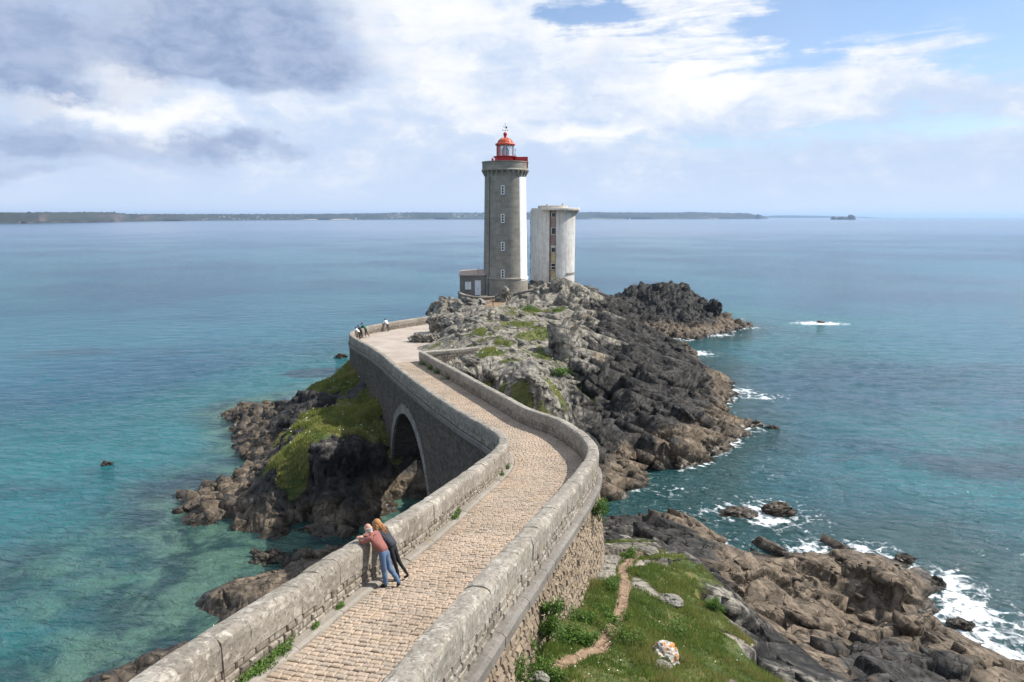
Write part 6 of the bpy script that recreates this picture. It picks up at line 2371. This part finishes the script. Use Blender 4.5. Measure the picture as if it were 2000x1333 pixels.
    if hair == 'fringe':           # bald on top, white hair round the back
        for a in np.linspace(math.radians(95), math.radians(265), 13):
            for zz in (-.085, -.06, -.035, -.012):
                q = hc + np.array((.080 * math.sin(a), .092 * math.cos(a), zz))
                hm.ball(q, .015, 7, 5)
    else:
        n_s = 120 if hair == 'long' else 40
        for q in range(n_s):
            a = rg.uniform(math.radians(55), math.radians(305))
            e0 = rg.uniform(.2, 1.35)
            p0 = hc + np.array((.085 * math.sin(a) * math.cos(e0), .085 * math.cos(a) * math.cos(e0), .095 * math.sin(e0)))
            p1 = hc + np.array((.115 * math.sin(a), .115 * math.cos(a), -.02 + rg.uniform(-.03, .03)))
            hm.tube(p0, p1, .014, .013, 5)
            if hair == 'long':
                prev = p1
                for st_ in range(4):
                    nx_ = prev + np.array((rg.uniform(-.04, .04), -.035 + rg.uniform(-.04, .025), -.062 + rg.uniform(-.015, .015)))
                    hm.tube(prev, nx_, .012 - .002 * st_, .010 - .002 * st_, 5)
                    prev = nx_
        hm.ball(hc + np.array((0, -.022, .012)), .106, 14, 10, 1.05)
    part(hm, 'hair', mats['hair'], root, True)
    return root


wall_s = LEFT.s_of_y(15.35) - .42


def by_wall(s, back):
    x, y = LEFT.at(s, HALF + back)
    tx_, ty_ = LEFT.at(s + .1), LEFT.at(s - .1)
    t_ = np.array([tx_[0] - ty_[0], tx_[1] - ty_[1]], float)
    t_ /= np.linalg.norm(t_)
    return (float(x), float(y), float(deck_z(y)) + .004), (-t_[1], t_[0])


loc, fac = by_wall(wall_s, .37)
man = person(loc, fac, 1.48, 'bald man in a rust red jacket and blue jeans leaning on the parapet',
             dict(skin=(.50, .27, .19), top=(.235, .085, .067), trousers=(.085, .135, .225), shoes=(.012, .012, .014), hair=(.45, .43, .41)),
             dict(hipl=(-.10, 0, .90, .10), kneel=(-.11, -.03, .50, .082), ankl=(-.13, -.10, .10, .06), toel=(-.15, .07, .04, .042), kneer=(.06, -.10, .50, .082), ankr=(.02, -.40, .14, .06), toer=(.03, -.34, .03, .04)), 'fringe', 'couple at the parapet')
hd = (0, .445, 1.535)
gl = MB()
for sg in (-1, 1):
    gl.tube((sg * .085, .01, 1.565), (sg * .055, .098, 1.568), .005, n=5)
    gl.box(sg * .035 - .026, sg * .035 + .026, .092, .098, 1.55, 1.588)
gl.tube((-.012, .097, 1.57), (.012, .097, 1.57), .005, n=5)
part(gl, 'glasses', M_DARK, man)
loc, fac = by_wall(wall_s + .42, .36)
fac2 = (fac[0] * .97 - fac[1] * .2, fac[1] * .97 + fac[0] * .2)
person(loc, fac, 1.47, 'woman with long copper hair in dark jacket and black leggings leaning beside the man',
       dict(skin=(.55, .33, .25), top=(.028, .030, .040), trousers=(.010, .010, .012), shoes=(.012, .011, .012), hair=(.36, .18, .07)),
       dict(pelvis=(0, -.06, .95, (.145, .11)), kneel=(-.08, -.12, .50, .055), ankl=(-.08, -.22, .10, .038), toel=(-.09, -.06, .035, .034), kneer=(.07, -.16, .50, .055), ankr=(.10, -.40, .12, .038), toer=(.11, -.27, .03, .034),
            skull=(-.03, .445, 1.545, (.075, .085)), crown=(-.035, .455, 1.61, (.07, .08))), 'long', 'couple at the parapet')


def plaza_person(px, py, h, label, cols, hair, back=.42, ds=0.0, lean=0.0, pose=None, group='visitors along the square wall'):
    g_ = on_deck(px, py, 0)
    d_ = [(LEFT.P[i, 0] - g_[0]) ** 2 + (LEFT.P[i, 1] - g_[1]) ** 2 for i in range(len(LEFT.P))]
    s0 = LEFT.s[int(np.argmin(d_))] + ds
    loc_, fac_ = by_wall(s0, back)
    return person(loc_, fac_, h, label, cols, pose or {}, hair, group, True, True)


plaza_person(702, 663, 1.50, 'smallest of the three at the wall, in a white top', dict(skin=(.5, .3, .22), top=(.75, .76, .78), trousers=(.02, .02, .024), shoes=(.2, .12, .08), hair=(.03, .025, .02)), 'short')
plaza_person(702, 663, 1.62, 'person all in black in the middle of the three at the wall', dict(skin=(.5, .3, .22), top=(.012, .013, .018), trousers=(.014, .014, .018), shoes=(.02, .015, .015), hair=(.02, .018, .016)), 'short', ds=.85)
plaza_person(702, 663, 1.82, 'tall person in a dark green jersey leaning far over the wall', dict(skin=(.5, .3, .22), top=(.015, .10, .065), trousers=(.02, .015, .018), shoes=(.75, .73, .72), hair=(.03, .025, .02)), 'short', .6, 1.7,
             pose=dict(ankr=(.11, -.40, .10, .042), toer=(.12, -.25, .035, .038), kneer=(.10, -.12, .5, .062)))
plaza_person(759, 648, 1.66, 'lone person in a white top and dark trousers farther along the wall', dict(skin=(.5, .3, .22), top=(.72, .73, .76), trousers=(.035, .042, .06), shoes=(.4, .3, .24), hair=(.035, .015, .03)), 'short',
             pose=dict(ankl=(-.09, -.2, .09, .042), toel=(-.09, -.05, .035, .038)))
pp = on_deck(697.5, 662, 0)
po = empty('iron_bollard', (float(pp[0]), float(pp[1]), float(pp[2])), 'brown post at the wall beside the smallest visitor', 'post')
M_RUST = simple_mat('rusty_iron', (0.13, 0.07, 0.045), .8, .2, var=.3, scale=6)
part(MB().tube((0, 0, -.05), (0, 0, 1.12), .10, .09, 10), 'post_shaft', M_RUST, po, True)
part(MB().ball((0, 0, 1.12), .11, 10, 6, .7), 'post_cap', M_RUST, po, True)

# ------------------------------------------------------------------ sea haze: one box of even, thin air round the whole place
hz = MB().box(-47000, 47000, -600, 62000, -6, 120).build('haze', None)
m = bpy.data.materials.new('sea_haze')
m.use_nodes = True
nt = m.node_tree
nt.nodes.clear()
vo = nt.nodes.new('ShaderNodeVolumePrincipled')
vo.inputs['Color'].default_value = (0.50, 0.71, 1.0, 1)
vo.inputs['Density'].default_value = 6.0e-5
vo.inputs['Anisotropy'].default_value = 0.2
out = nt.nodes.new('ShaderNodeOutputMaterial')
nt.links.new(vo.outputs[0], out.inputs['Volume'])
hz.data.materials.append(m)
hz["kind"] = "stuff"
hz["label"] = "thin pale blue sea haze in the air"
